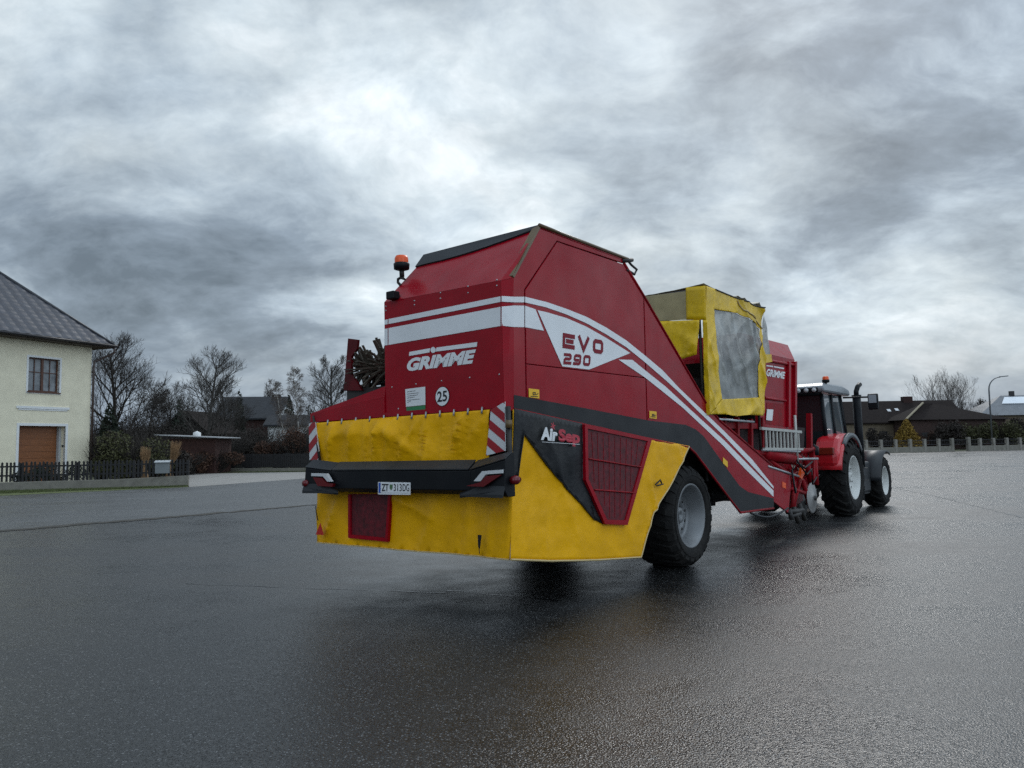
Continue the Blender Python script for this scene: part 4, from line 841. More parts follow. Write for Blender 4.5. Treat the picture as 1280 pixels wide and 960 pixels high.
# bumper ------------------------------------------------------------
XB = -.26
def bp_(p, x=XB): return RR(p, x)
zbt = bp_((500, 589)).z; zbb = bp_((500, 617)).z; yR = bp_((636, 600)).y; yLft = bp_((386, 600)).y
zt = bp_((500, 579)).z
b = MB()                                   # centre beam: sloping top ledge, dark face, back
cR, cL = bp_((588, 600)).y, bp_((414, 600)).y
prof = [(XB+.06, zbb), (XB, zbb+.05), (XB, zbt), (XB+.12, zt+.0), (XB+.20, zt+.0), (XB+.20, zbb)]
b.prism([(x, cR, z) for x, z in prof], (0, cL-cR, 0)); 
part(b, 'bumper', [BLACK, DGREY], bevel=.008)
b = MB(); b.prism([(XB-.006, cR+.02, zbt+.012), (XB+.118, cR+.02, zt+.012), (XB+.118, cL-.02, zt+.012), (XB-.006, cL-.02, zbt+.012)], (.0, 0, .012)); part(b, 'bumper_ledge', DGREY)  # lighter grey strip paints the lit top facet of the black bumper
for sgn, e0_, e1_, outer_ in ((1, cR, yR, 1), (-1, cL, yLft, 1)):
    zo_t = bp_((632, 566)).z if sgn == 1 else bp_((388, 576)).z
    zo_m = bp_((632, 575)).z if sgn == 1 else bp_((388, 585)).z
    b = MB(); A = [(XB+.06, e0_, zbb), (XB, e0_, zbb+.05), (XB, e0_, zbt), (XB+.12, e0_, zt), (XB+.22, e0_, zt), (XB+.22, e0_, zbb)]
    B_ = [(XB-.02, e1_, zbb-.01), (XB-.07, e1_, zbb+.06), (XB-.05, e1_, zo_m), (XB+.07, e1_, zo_t), (XB+.10, e1_, zo_t), (XB+.10, e1_, zbb-.01)]
    b.add(A+B_, [(0, 1, 7, 6), (1, 2, 8, 7), (2, 3, 9, 8), (3, 4, 10, 9), (4, 5, 11, 10), (5, 0, 6, 11), (0, 5, 4, 3, 2, 1), (6, 7, 8, 9, 10, 11)]); wg = part(b, 'bumper_wing', BLACK, bevel=.008)
    b = MB(); b.add([Vector(A[2])+Vector((-.004, 0, .012)), Vector(B_[2])+Vector((-.004, 0, .012)), Vector(B_[3])+Vector((0, 0, .012)), Vector(A[3])+Vector((0, 0, .012))], [(0, 1, 2, 3)]); part(b, 'wing_ledge', DGREY, wg, solid=.01)  # lit top of the wing put into a lighter grey strip
    b = MB(); ym = e0_+(e1_-e0_)*-.3
    b.prism([(XB-.0, ym, zbb+.0), (XB-.10, e0_+(e1_-e0_)*.2, zbb+.02), (XB-.10, e1_, zbb+.015), (XB-.07, e1_, zbb+.10), (XB-.02, e0_+(e1_-e0_)*.3, zbb+.10), (XB+.0, ym, zbb+.02)], (0, 0, -.03)); part(b, 'lower_ledge', DGREY, wg)  # lighter grey stands for light on the lower top facet
    xl = -.335
    if sgn == 1: wh = [(592, 601.5), (602.5, 589), (628, 587), (628, 591.5), (607, 593), (600.5, 601.5)]; rd = [(582, 607.5), (600, 603), (607.5, 595), (627, 593.3), (616, 600.5), (604, 608.5)]
    else: wh = [(389, 591.5), (407.5, 592), (413.5, 602), (409, 602), (403.5, 595.5), (389, 595)]; rd = [(391, 596.5), (402, 597.5), (408.5, 604), (416.5, 604.5), (415, 608.5), (397, 607.5)]
    b = MB(); b.prism([bp_(p, xl) for p in wh], (.04, 0, 0)); part(b, 'indicator_lens', LENSW, wg); b = MB(); b.prism([bp_(p, xl) for p in rd], (.04, 0, 0)); part(b, 'tail_lens', LENSR, wg)
    # red marker lamp on a rubber arm
    c = RR((644.5, 600), -.2) if sgn == 1 else RR((384, 604), -.3)
    b = MB(); b.lathe([(-.06, 0), (-.055, .035), (0, .05), (.05, .035), (.055, 0)], c, 'x', 12); b.tube([c, c+Vector((.05, .12*sgn, -.05))], .03, 6); part(b, 'marker_lamp', LENSR)
b = MB(); npl = [(472.5, 602.5), (512.5, 603.2), (512.5, 618.5), (472.5, 618.0)]; xp = XB-.012
b.prism([bp_(p, xp) for p in npl], (.01, 0, 0)); b.add([bp_(p, xp-.003) for p in [(473.2, 603.3), (475.6, 603.3), (475.6, 615.7), (473.2, 615.7)]], [(0, 1, 2, 3)], 1)
b.add([bp_(p, xp-.003) for p in [(473, 615.9), (512, 616.2), (512, 616.5), (473, 616.2)]], [(0, 1, 2, 3)], 2)
lettering('', 'ZT', bp_((477, 613.8), xp-.004), bp_((485.5, 613.9), xp-.004), bp_((477, 604.8), xp-.004), INK, hv, bold=.02, mb=b, mi=2)
b.add([bp_(p, xp-.004) for p in [(487, 605.5), (490.5, 605.5), (490.5, 610), (488.8, 613), (487, 610)]], [(0, 1, 2, 3, 4)], 3)
lettering('', '313', bp_((492, 614), xp-.004), bp_((502, 614.1), xp-.004), bp_((492, 604.8), xp-.004), INK, hv, bold=.005, mb=b, mi=2)
lettering('', 'DG', bp_((503.3, 614.1), xp-.004), bp_((511.3, 614.2), xp-.004), bp_((503.3, 604.9), xp-.004), INK, hv, bold=.005, mb=b, mi=2)
part(b, 'number_plate', [WHITE, BLUE, INK, mat('crest_green', (.08, .16, .07), .5)])
b = MB(); b.prism([(XB+.1, cR+.55, 1.1), (XB+.1, cL-.5, 1.1), (XB+.1, cL-.5, 1.85), (XB+.1, cR+.55, 1.85)], (.15, 0, 0)); 
# warning boards: diagonal stripes cut to the board
def board(poly, slope, x, phase, pitch=14.5):
    b = MB(); b.prism([RR(p, x) for p in poly], (.012, 0, 0), 0)
    L_ = math.hypot(1, slope); nx, ny = -slope/L_, 1/L_
    k = -60
    while k < 60:
        lo = k*pitch+phase; hi = lo+pitch/2; pl = clip(poly, -nx, -ny, -lo); pl = clip(pl, nx, ny, hi) if len(pl) > 2 else []
        if len(pl) > 2: b.add([RR(p, x)+NX*.003 for p in pl], [list(range(len(pl)))], 1)
        k += 1
    part(b, 'warning_board', [mat('board_white', (.62, .62, .62), .35, dirt=.2), mat('board_red', (.33, .006, .014), .35, dirt=.2)])
board([(613.5, 512.5), (631, 502), (631.5, 563.5), (607.5, 569.5)], .85, -.06, 3, 18); board([(386, 529.5), (394, 527.5), (400, 575.5), (386.8, 575)], -1.35, -.06, 4, 13)
b = MB(); b.tube([RR((635, 508), -.05), RR((637, 560), -.08), RR((640, 612), -.1)], .028, 8); b.tube([RR((636, 525), -.09), RR((636, 535), -.09)], .035, 8, mi=1); part(b, 'corner_post', [DSTEEL, TAN])
b = MB(); b.tube([RR((392, 520), -.02), RR((400, 577), -.06)], .02, 6); part(b, 'corner_post', DSTEEL)
# beacon, work lamp, finger rotor ------------------------------------
def beacon(c, s_, parent, stalk):
    b = MB(); b.tube(stalk, .018*s_, 8); b.tube([stalk[-1], c], .03*s_, 8); r_ = part(b, 'beacon_stalk', DSTEEL, parent)
    b = MB(); b.lathe([(-.09*s_, .05*s_), (-.075*s_, .095*s_), (-.01*s_, .10*s_), (0, .09*s_)], c+Vector((0, 0, .07*s_)), 'z', 20); b.lathe([(-.09*s_, 0), (-.09*s_, .05*s_)], c+Vector((0, 0, .07*s_)), 'z', 20); part(b, 'beacon_base', BLACK, r_)
    b = MB(); b.lathe([(0, .085*s_), (.06*s_, .085*s_), (.09*s_, .07*s_), (.10*s_, 0)], c+Vector((0, 0, .07*s_)), 'z', 20); part(b, 'beacon_dome', ORANGE, r_)
xb = .22; c = LOC(502, 336, 0, xb)
beacon(c, 1.0, hv, [LOC(*p, 0, xb) for p in [(501, 357), (497.5, 353), (497.5, 349), (501, 347), (506, 349), (502.5, 346)]])
b = MB(); c = LOC(491, 369, 0, -.04); b.box(c-Vector((.05, .06, .05)), c+Vector((.06, .07, .045))); b.tube([c, LOC(500, 372, 0, .06)], .03, 6); part(b, 'work_lamp', BLACK, bevel=.012)
# finger rotor seen over the left hood
x0 = .62; zc = LOC(456, 455, 0, x0)
b = MB(); P = [LOC(*p, 0, x0) for p in [(435, 423), (447, 424.5), (446, 436), (439, 446), (439, 468), (446, 478), (452, 488), (429.5, 488)]]; b.prism(P, (.04, 0, 0)); part(b, 'rotor_end_plate', mat('dark_red_plate', (.10, .003, .006), .5, var=.3, dirt=.7, dcol=(.03, .012, .01), spec=.2))
r = random.Random(4); b = MB(); cy0 = LOC(438, 455, 0, x0).y; cy1 = LOC(486, 455, 0, x0).y; cc = Vector((x0+.22, 0, LOC(460, 456, 0, x0).z-.02))
b.tube([(cc.x, cy0-.05, cc.z), (cc.x, cy1-.8, cc.z)], .10, 10)
for ring_ in range(13):
    y = cy0+.03+(cy1-.25-cy0)*ring_/12
    for k in range(13):
        a = k*2*math.pi/13+ring_*.3; d = Vector((math.cos(a), r.uniform(-.35, .35), math.sin(a))).normalized()*(r.uniform(.65, 1.12)*(.85 if ring_ < 2 else 1.0 if ring_ < 4 else 1.15)); p = Vector((cc.x, y, cc.z))+d*.09; u_ = Vector((0, .022, 0)); t_ = Vector((-d.z, 0, d.x)).normalized()*.012
        b.add([p-u_-t_, p+u_-t_, p+u_+t_, p-u_+t_, p+d*.26-u_*.8-t_*.6, p+d*.26+u_*.8-t_*.6, p+d*.26+u_*.8+t_*.6, p+d*.26-u_*.8+t_*.6], [(0, 1, 5, 4), (1, 2, 6, 5), (2, 3, 7, 6), (3, 0, 4, 7), (4, 5, 6, 7)])
part(b, 'finger_rotor', mat('rubber_fingers', (.085, .07, .05), .7, var=.3, dirt=.5))
b = MB(); 
for p, q in (((428, 487), (481, 478)), ((430, 481), (478, 486)), ((426, 492), (440, 470)), ((443, 482), (462, 491))): b.tube([LOC(*p, 0, x0+.1), LOC(*q, 0, x0+.2)], .025, 6)
b.box((x0+.05, YL+.03, zd), (x0+.5, LOC(430, 488, 0, x0).y, LOC(440, 486, 0, x0).z)); part(b, 'rotor_bracket', DSTEEL)
# axle, frame and dark underside -------------------------------------
b = MB(); b.box((.3, .5, .78), (9.4, .66, 1.02)); b.box((.3, 2.4, .78), (9.4, 2.56, 1.02)); b.box((.5, .66, .8), (.62, 2.4, 1.0)); b.box((7.2, .66, .8), (7.4, 2.4, 1.0)); b.box((3.95, .2, .62), (4.2, 2.95, .84)); part(b, 'chassis', DSTEEL, bevel=.01)
b = MB(); b.prism([(.35, .35, 1.2), (2.5, .35, .62), (3.1, .35, 1.55), (6.0, .35, 1.35), (7.3, .35, .72), (7.3, .35, .85), (6.0, .35, 1.7), (3.0, .35, 2.0), (.35, .35, 2.1)], (0, 2.5, 0)); part(b, 'sieving_channel', mat('dark_underside', (.015, .011, .011), .85))  # near-black body, shade of the cavity under the machine put into its colour
b = MB(); b.box((.06, YD-.1, .7), (2.6, YD-.06, zd)); b.box((2.6, YD-.06, 1.3), (6.8, YD-.0, 2.3)); part(b, 'left_skirt', TARPY)
for k in range(3): b = MB(); b.tube([(5.4+k*.7, .3, 1.0-k*.05), (5.4+k*.7, 2.6, 1.0-k*.05)], .09, 10); part(b, 'web_roller', DSTEEL)

# wheels ---------------------------------------------------------------
def wheel(parent, cx, cz, y0, wd, ro, rr, nl, lug_h, style, rimm, side=-1):
    """axis along y; outer face at y0 on the side given, tyre width wd"""
    s_ = side; c = Vector((cx, y0, cz)); Y = lambda t: -s_*t     # t measured inwards from the outer face
    root = MB(); hz_ = .10 if style == 'trailer' else 0.0; hubw = [(Y(.16+hz_), .0), (Y(.10+hz_), .05), (Y(.10+hz_), .11), (Y(.17+hz_), .13), (Y(.19+hz_), .2)]
    root.lathe(hubw, c, 'y', 24)
    for k in range(8):
        a = k*math.pi/4; root.lathe([(Y(.19+hz_), .018), (Y(.16+hz_), .018), (Y(.16+hz_), 0)], c+Vector((math.cos(a)*.155, 0, math.sin(a)*.155)), 'y', 8, 1)
    w_ = root.build('wheel', [rimm, DSTEEL], parent)
    t = MB(); b0 = ro-lug_h; prof = [(Y(.05), rr), (Y(.015), rr+.03), (Y(.0), rr+(b0-rr)*.45), (Y(.012), rr+(b0-rr)*.75), (Y(.05), b0-.025), (Y(.11), b0), (Y(wd/2), b0+.012), (Y(wd-.11), b0), (Y(wd-.05), b0-.025), (Y(wd-.01), rr+(b0-rr)*.7), (Y(wd), rr+(b0-rr)*.4), (Y(wd-.05), rr), (Y(.05), rr)]
    t.lathe(prof, c, 'y', 72)
    def P(a, r_, tt): return c+Vector((math.cos(a)*r_, Y(tt), math.sin(a)*r_))
    for sd in (0, 1):
        for k in range(nl):
            a0 = 2*math.pi*(k+.5*sd)/nl; sg = .30 if style == 'tractor' else .13
            tt = [wd*.53, wd*.30, .085, .005] if sd == 0 else [wd*.47, wd*.70, wd-.085, wd-.005]
            rr_ = [ro+.004, ro, ro-.012, ro-.085]; bb = [b0-.0, b0-.01, b0-.035, b0-.12]; wv = [.026, .032, .038, .045]
            if style != 'tractor': wv = [x*1.25 for x in wv]
            aa = [a0, a0+sg*.45, a0+sg*.85, a0+sg*.98]; vs = []
            for i in range(4):
                hw = wv[i]/ro
                vs += [P(aa[i]-hw*1.25, bb[i], tt[i]), P(aa[i]-hw, rr_[i], tt[i]), P(aa[i]+hw, rr_[i], tt[i]), P(aa[i]+hw*1.25, bb[i], tt[i])]
            fs = []
            for i in range(3): o = i*4; fs += [(o, o+1, o+5, o+4), (o+1, o+2, o+6, o+5), (o+2, o+3, o+7, o+6)]
            fs += [(0, 3, 2, 1), (12, 13, 14, 15)]; t.add(vs, fs)
    t.lathe([(Y(-.002), rr+(b0-rr)*.50), (Y(-.008), rr+(b0-rr)*.52), (Y(-.002), rr+(b0-rr)*.55)], c, 'y', 72)
    t.build('tyre', RUB, w_)
    m = MB(); m.lathe([(Y(.03), rr+.012), (Y(.022), rr-.012), (Y(.05), rr-.02), (Y(.07), rr-.05), (Y(.16+hz_), rr-.06), (Y(.19+hz_), rr-.085), (Y(.20+hz_), rr-.11), (Y(.16+hz_), rr*.62), (Y(.15+hz_), rr*.45), (Y(.19+hz_), .2), (Y(.22+hz_), .0)], c, 'y', 64); m.lathe([(Y(wd-.03), rr+.012), (Y(wd-.1), rr-.06), (Y(wd*.6), rr-.07), (Y(wd*.6), 0)], c, 'y', 40)
    for k in range(10):
        a = k*math.pi/5+.2; m.lathe([(Y(.163+hz_), .02), (Y(.145+hz_), .02), (Y(.145+hz_), 0)], c+Vector((math.cos(a)*rr*.53, 0, math.sin(a)*rr*.53)), 'y', 8, 1)
    m.build('rim', [rimm, DSTEEL], w_); return w_
WX = S((867, 650)).x
wheel(hv, WX, .735, .0, .74, .74, .455, 24, .034, 'trailer', RIM)
wheel(hv, WX, .785, 3.0, .74, .74, .455, 24, .034, 'trailer', RIM, side=1)

# sorting platform and its tent ------------------------------------------
xt0, xt1 = S((881, 420)).x, S((951.5, 430)).x; zt1 = S((880, 357)).z
b = MB(); b.box((xt0-.1, .12, 2.02), (xt1+.3, 2.95, 2.12)); part(b, 'platform_floor', RED2)
b = MB(); yd = .1
for x in (xt0+.05, xt1-.03):
    for y in (yd, 2.6): b.tube([(x, y, 1.2), (x, y, zt1-.06)], .025, 8)
for y in (yd, 2.6): b.tube([(xt0+.05, y, zt1-.05), (xt1+.02, y, zt1-.05)], .025, 8)
for x in (xt0+.05, xt1-.03): b.tube([(x, yd, zt1-.05), (x, 2.6, zt1-.05)], .025, 8)
part(b, 'tent_frame', DSTEEL)
one = lambda c: 1
TO = [(880, 358), (892.5, 361.5), (950.5, 385), (954.5, 516), (951, 520), (886.5, 518)]
Wn = [(890.6, 386), (918.7, 391.5), (949.0, 411), (942.5, 464), (945, 497), (899.5, 499.5), (894, 460)]
b = MB(); tarp(b, [S(p) for p in Wn], NY, .0, 1.0, step=.05); part(b, 'plastic_window', PLAST)
b = MB()
for q in ([(880, 358), (890.6, 361), (890.6, 386), (894, 460), (899.5, 499.5), (886.5, 518), (881, 471), (881, 422)], [(890.6, 361), (950.5, 385), (951, 412), (949, 411), (918.7, 391.5), (890.6, 386)],
          [(951, 412), (952.5, 470), (953.5, 516), (945, 497), (942.5, 464), (949, 411)], [(899.5, 499.5), (945, 497), (953.5, 516), (951, 520), (935, 518.5), (920, 520.5), (903, 518), (886.5, 518)]):
    tarp(b, [S(p) for p in q], NY, .014, 1.0, step=.05)
part(b, 'side_curtain', TARPY2, solid=.008)
hemline([(892.5, 362), (951.5, 386)], S, NY, .022, 1.0, one, name='roof_rail', m=DSTEEL, wd=.012)
hemline([(919, 376), (925, 388), (944, 402), (951, 411)], S, NY, .028, 1.0, one, name='window_piping', m=HEM, wd=.012)
def tr(p, o=0): return LOC(p[0], p[1], 0, xt0-.07+o)
b = MB(); tarp(b, [tr(p) for p in [(800, 371), (858, 364), (858, 400), (800, 402)]], NX, 0, .8, step=.08); part(b, 'rear_plastic_window', PLASTD)
b = MB(); tarp(b, [tr(p) for p in [(858, 359.5), (883, 357.5), (883, 400), (858, 400)]], NX, .004, .8, step=.08); tarp(b, [tr(p) for p in [(806, 402.5), (875, 400), (872, 443), (857, 448.5), (806, 462)]], NX, .02, 1.2, step=.08); tarp(b, [tr(p) for p in [(884, 400), (878.5, 400), (880, 425), (882, 520), (888, 518)]], NX, .004, .4, step=.08); part(b, 'rear_curtain_sheet', TARPY2, solid=.008)
b = MB(); tarp(b, [S((880, 357)), S((951.5, 384.5)), S((951.5, 384.5))+Vector((0, 2.4, .0)), S((880, 357))+Vector((0, 2.4, -.04))], (0, 0, 1), .01, 1.0, step=.12); part(b, 'tent_roof', mat('tent_top', (.23, .21, .15), .55, var=.2, dirt=.4), solid=.008)
b = MB(); P = [(xt0+.2, 2.5, 2.1), (xt1, 2.5, 2.1), (xt1, 2.5, zt1-.1), (xt0+.2, 2.5, zt1-.1)]; tarp(b, [Vector(p) for p in P], (0, 1, 0), 0, 1, step=.15); part(b, 'far_curtain', TARPY2)
xq = xt1+.06
b = MB(); tarp(b, [S((952, 386)), LOC(957, 405, 0, xq+.25), S((961.5, 443)), S((952.5, 443))], NY, .01, .4, step=.08); part(b, 'front_plastic_window', PLAST)
b = MB(); tarp(b, [S((952.5, 443)), S((962.5, 443)), S((963.8, 452.5)), S((953.5, 454))], NY, .015, .4, step=.08); part(b, 'front_flap', TARPY2)
b = MB(); b.prism([(xt0+.1, .9, 2.1), (xt1-.1, .9, 2.1), (xt1-.1, .9, 2.95), (xt0+.1, .9, 2.95)], (0, .9, 0)); part(b, 'sorting_table', mat('black_belt', (.012, .011, .011), .8))
b = MB(); b.prism([(xt0-.95, .75, 2.05), (xt0+.02, .75, 2.05), (xt0+.02, .75, 3.35), (xt0-.95, .75, 3.4)], (0, 1.6, 0)); part(b, 'chute', mat('black_rubber', (.011, .010, .010), .85))
b = MB(); b.prism([(xt1-.1, .15, 2.12), (xt1-.1, 2.45, 2.12), (xt1-.1, 2.45, 3.3), (xt1-.1, .15, 3.3)], (.02, 0, 0)); part(b, 'black_backing', mat('black_rubber', (.011, .010, .010), .85))  # black backing sheet added so the inside of the tent stays dark
# bunker ------------------------------------------------------------------
yb = .3; BQ = lambda p: LOC(p[0], p[1], 1, yb)
b = MB(); P = [BQ(p) for p in [(953, 441), (993.5, 450), (992.5, 540), (950, 533)]]; b.prism(P, (0, 2.5, 0)); bk = part(b, 'bunker', RED, bevel=.012)
a0_, a1_ = P[0], P[1]; zt2 = LOC(984, 432, 1, yb+.5).z
b = MB(); Q = [a0_, a1_, a1_+Vector((0, 2.5, 0)), a0_+Vector((0, 2.5, 0))]; T = [Vector((a0_.x+.15, yb+.45, zt2)), Vector((LOC(985, 432, 1, yb+.45).x, yb+.45, zt2)), Vector((LOC(985, 432, 1, yb+.45).x, yb+2.1, zt2)), Vector((a0_.x+.15, yb+2.1, zt2))]
b.add(Q+T, [(0, 1, 5, 4), (1, 2, 6, 5), (2, 3, 7, 6), (3, 0, 4, 7), (4, 5, 6, 7)]); part(b, 'bunker_hood', RED, bk, bevel=.01)
b = MB()
for (p, q) in (((955, 497.5), (981, 501)), ((955, 450), (992, 456.5))): b.tube([BQ(p)+NY*.02, BQ(q)+NY*.02], .03, 6)
for x in (983, 991): b.prism([BQ((x, 452)), BQ((x+2.2, 452)), BQ((x+1.6, 534)), BQ((x-.6, 534))], (0, -.06, 0))
part(b, 'bunker_rib', RED, bk, bevel=.008)
b = MB(); b.add([BQ(p)+NY*.006 for p in [(958, 503), (980, 505), (979, 533), (957, 530)]], [(0, 1, 2, 3)]); part(b, 'bunker_recess', RED2, bk)
vs, fs = text2d('GRIMME', .28, .04); o_, u_, v_ = BQ((957.5, 470))+NY*.008, BQ((981, 474))-BQ((957.5, 470)), BQ((957.6, 460.5))-BQ((957.5, 470))
b = MB(); b.add([o_+u_*x+v_*y for x, y in vs], fs)
for q in ([(957.5, 456.3), (966, 457.5), (966, 459), (957.5, 457.8)], [(967, 457.6), (979.5, 459.8), (979.5, 461.6), (967, 459.2)]): b.add([BQ(p)+NY*.008 for p in q], [(0, 1, 2, 3)])
b.build('lettering', WHITE, bk)
b = MB(); b.add([BQ(p)+NY*.02 for p in [(957.5, 511.5), (965.5, 512), (964, 526), (956.5, 525)]], [(0, 1, 2, 3)]); b.build('notice_sticker', WHITE, bk)
# rack of pale bars
b = MB(); z = lambda p, y=0.0: S(p, y)
b.tube([S((951, 535.5)), S((1001, 540))], .035, 4); b.tube([S((955, 561)), S((1003, 561.5))], .03, 4)
for k in range(10): x = 957+k*4.5; b.tube([S((x, 536.2+(x-951)*.08)), S((x+1.2, 561))], .021, 5)
b.tube([S((993.5, 519)), S((994.5, 540)), S((997, 580))], .028, 6); part(b, 'folding_rack', mat('pale_galvanised', (.50, .49, .45), .5, metal=.3, dirt=.4))
b = MB(); b.tube([S((898, 524)), S((942, 527.5))], .02, 6); b.tube([S((953, 562.5)), S((1000, 564.5))], .022, 5); b.tube([S((960, 583)), S((1000, 596))], .022, 6); b.tube([S((998, 574)), S((1022, 573.5))], .025, 6); part(b, 'handrail', STEEL)
b = MB()
for x, y0_, y1_ in ((905, 522, 560), (921, 522, 572), (938, 524, 578), (952, 522, 590), (1011.5, 517, 562), (1015, 560, 600)): b.tube([S((x, y0_), .12), S((x+.5, y1_), .12)], .05 if x < 1000 else .07, 4)
for p, q, r0 in (((900, 560), (1000, 573), .05), ((955, 568), (996, 574), .12), ((990, 640), (1005, 583), .035), ((992, 600), (990, 645), .05), ((1003, 600), (1012, 632), .05), ((1000, 565), (1022, 560), .05), ((985, 610), (1012, 618), .04), ((1008, 575), (1014, 606), .06), ((975, 600), (1000, 590), .03), ((960, 575), (985, 592), .05), ((1018, 575), (1020, 606), .06)): b.tube([S(p, .1), S(q, .1)], r0, 6)
part(b, 'front_frame', RED2)
b = MB(); b.prism([S(p) for p in [(967.3, 586), (987, 594), (989, 606), (985.5, 641), (967.3, 627)]], (0, .04, 0)); b.prism([S(p, .5) for p in [(960, 560), (1010, 566), (1012, 600), (985, 640), (960, 600)]], (0, .05, 0)); b.prism([S(p, .3) for p in [(987, 585), (1000, 590), (1004, 625), (990, 640)]], (0, .03, 0)); b.prism([S(p, .38) for p in [(948, 563), (1004, 567), (1006, 592), (985, 594), (967, 584), (955, 574)]], (0, .03, 0)); b.prism([S(p, .2) for p in [(1007, 560), (1019, 560), (1021, 585), (1014, 612), (1005, 606)]], (0, .05, 0)); b.prism([S(p, .45) for p in [(985, 590), (1012, 596), (1010, 632), (992, 636)]], (0, .04, 0)); part(b, 'digger_side_plate', RED, bevel=.006)
b = MB(); b.prism([S(p, .6) for p in [(890, 520), (1006, 535), (1004, 575), (925, 575)]], (0, 1.6, 0)); part(b, 'haulm_unit', mat('dark_machinery', (.02, .009, .009), .8, var=.4, vscale=5))
b = MB(); b.prism([S(p)+NY*.004 for p in [(977.5, 602), (982, 604), (982, 611), (977.5, 609)]], (0, -.004, 0)); part(b, 'side_reflector', ORANGE)
b = MB(); b.prism([S(p, -.03) for p in [(1000.5, 597), (1002.5, 585), (1006, 583.5), (1006.8, 590), (1002.5, 599)]], (0, .05, 0)); part(b, 'side_reflector', ORANGE)
for (px, py, y, rr_, m) in ((1017.5, 622.5, .02, .31, mat('worn_disc_steel', (.30, .29, .28), .4, metal=.6, dirt=.3)), (1006, 628, .35, .30, DSTEEL)):
    c = LOC(px, py, 1, y); b = MB(); b.lathe([(0, 0), (-.02, .05), (.0, .09), (.03, rr_*.9), (.035, rr_), (.045, rr_), (.04, rr_*.9), (.02, .0)], c, 'y', 40); cw = part(b, 'disc_coulter', m); b = MB(); b.lathe([(-.05, 0), (-.045, .05), (.0, .055)], c, 'y', 14); b.build('hub', DSTEEL, cw)
b = MB(); c = S((1018, 562), .1); b.lathe([(-.12, 0), (-.12, .09), (.05, .09), (.12, .0)], c, 'z', 12); part(b, 'hydraulic_valve', BLACK)
r = random.Random(12)
for k in range(9):                          # hoses
    x = 985+r.uniform(0, 30); y = 560+r.uniform(0, 30); x2 = x+r.uniform(4, 22); y2 = y+r.uniform(-8, 30); b = MB(); yy = r.uniform(-.05, .3)
    b.tube([S((x, y), yy), S(((x+x2)/2+r.uniform(-5, 5), max(y, y2)+r.uniform(3, 12)), yy-.08), S((x2, y2), yy)], .018, 6); part(b, 'hydraulic_hose', BLACK)
b = MB(); pts = [S((938+(985-938)*t, 641+8*math.sin(t*math.pi)-6*t)) for t in [k/10 for k in range(11)]]; b.tube(pts, .018, 6); part(b, 'hanging_cable', DGREY)
b = MB()
for p, q in (((986, 636), (990, 650)), ((992, 634), (998, 654)), ((999, 630), (1006, 650)), ((984, 640), (1004, 638)), ((988, 646), (1000, 642))): b.tube([S(p, .05), S(q, .0)], .045, 6)
part(b, 'digging_share', DSTEEL)
b = MB(); b.tube([(8.6, 1.3, .9), (10.6, 1.25, .75), (11.6, 1.25, .6)], .11, 4); part(b, 'drawbar', RED2)

# ------------------------------------------------------------------ tractor
TX = S((1070, 600)).x; TFX = S((1110, 600)).x
TM = MW @ Matrix.Rotation(-TILT, 4, 'X')
TM = MW.copy()
tt_ = empty('tractor', mw=TM); tag(tt_, 'red and grey tractor with silver cab roof coupled in front of the harvester', 'tractor')
def tp_(b, name, m, parent=tt_, **k): return b.build(name, m, parent, **k)
wheel(tt_, TX, .90, .0, .62, .90, .50, 19, .055, 'tractor', RIMW); wheel(tt_, TX, .94, 2.5, .62, .90, .50, 19, .055, 'tractor', RIMW, side=1)
wheel(tt_, TFX, .68, .04, .52, .68, .37, 17, .045, 'tractor', RIMW); wheel(tt_, TFX, .72, 2.42, .52, .68, .37, 17, .045, 'tractor', RIMW, side=1)
b = MB(); b.tube([(TX, .5, .9), (TX, 2.0, .9)], .2, 12); b.box((TX-.5, .85, .65), (TX+3.6, 1.65, 1.2)); b.tube([(TFX, .4, .68), (TFX, 2.1, .68)], .12, 10); tp_(b, 'chassis', DSTEEL)
# bonnet
b = MB(); b.prism([(TX+1.2, .82, 1.2), (TX+3.9, .82, 1.15), (TX+4.1, .82, 1.5), (TX+3.7, .82, 1.85), (TX+1.2, .82, 2.08)], (0, .86, 0)); tp_(b, 'bonnet', TRED, bevel=.06)
# cab
zc0, zc1 = 1.15, LOC(1020, 492, 0, TX-.62).z; x0c, x1c = TX-.62, TX+1.15; yc0, yc1 = .42, 2.08
b = MB(); b.box((x0c+.05, yc0+.1, 1.05), (x1c, yc1-.1, 1.5)); b.box((x0c+.2, .95, 1.5), (x0c+.35, 1.55, 2.5)); tp_(b, 'cab_body', BLACK, bevel=.03)
b = MB()
for y in (yc0, yc1): 
    for p, q in (((x0c, 1.5), (x0c+.05, zc1)), ((x1c-.02, 1.4), (x1c-.25, zc1)), ((x0c+.75, 1.4), (x0c+.75, zc1))):
        b.tube([(p[0], y, p[1]), (q[0], y+(.08 if y == yc0 else -.08), q[1])], .045, 6)
for x in (x0c+.05, x1c-.25): b.tube([(x, yc0+.08, zc1), (x, yc1-.08, zc1)], .05, 6)
b.tube([(x0c, yc0, 1.55), (x0c, yc1, 1.55)], .05, 6); tp_(b, 'cab_frame', BLACK)
b = MB(); b.add([(x0c+.01, yc0, 1.5), (x0c+.01, yc1, 1.5), (x0c+.05, yc1-.08, zc1), (x0c+.05, yc0+.08, zc1)], [(0, 1, 2, 3)]); tp_(b, 'rear_window', GLASSD)
GLS = mat('cab_side_glass', (.10, .12, .13), .05, alpha=.65)
b = MB(); b.add([(x0c, yc0+.01, 1.5), (x1c, yc0+.01, 1.4), (x1c-.25, yc0+.085, zc1), (x0c+.05, yc0+.085, zc1)], [(0, 1, 2, 3)]); tp_(b, 'side_window', GLS)
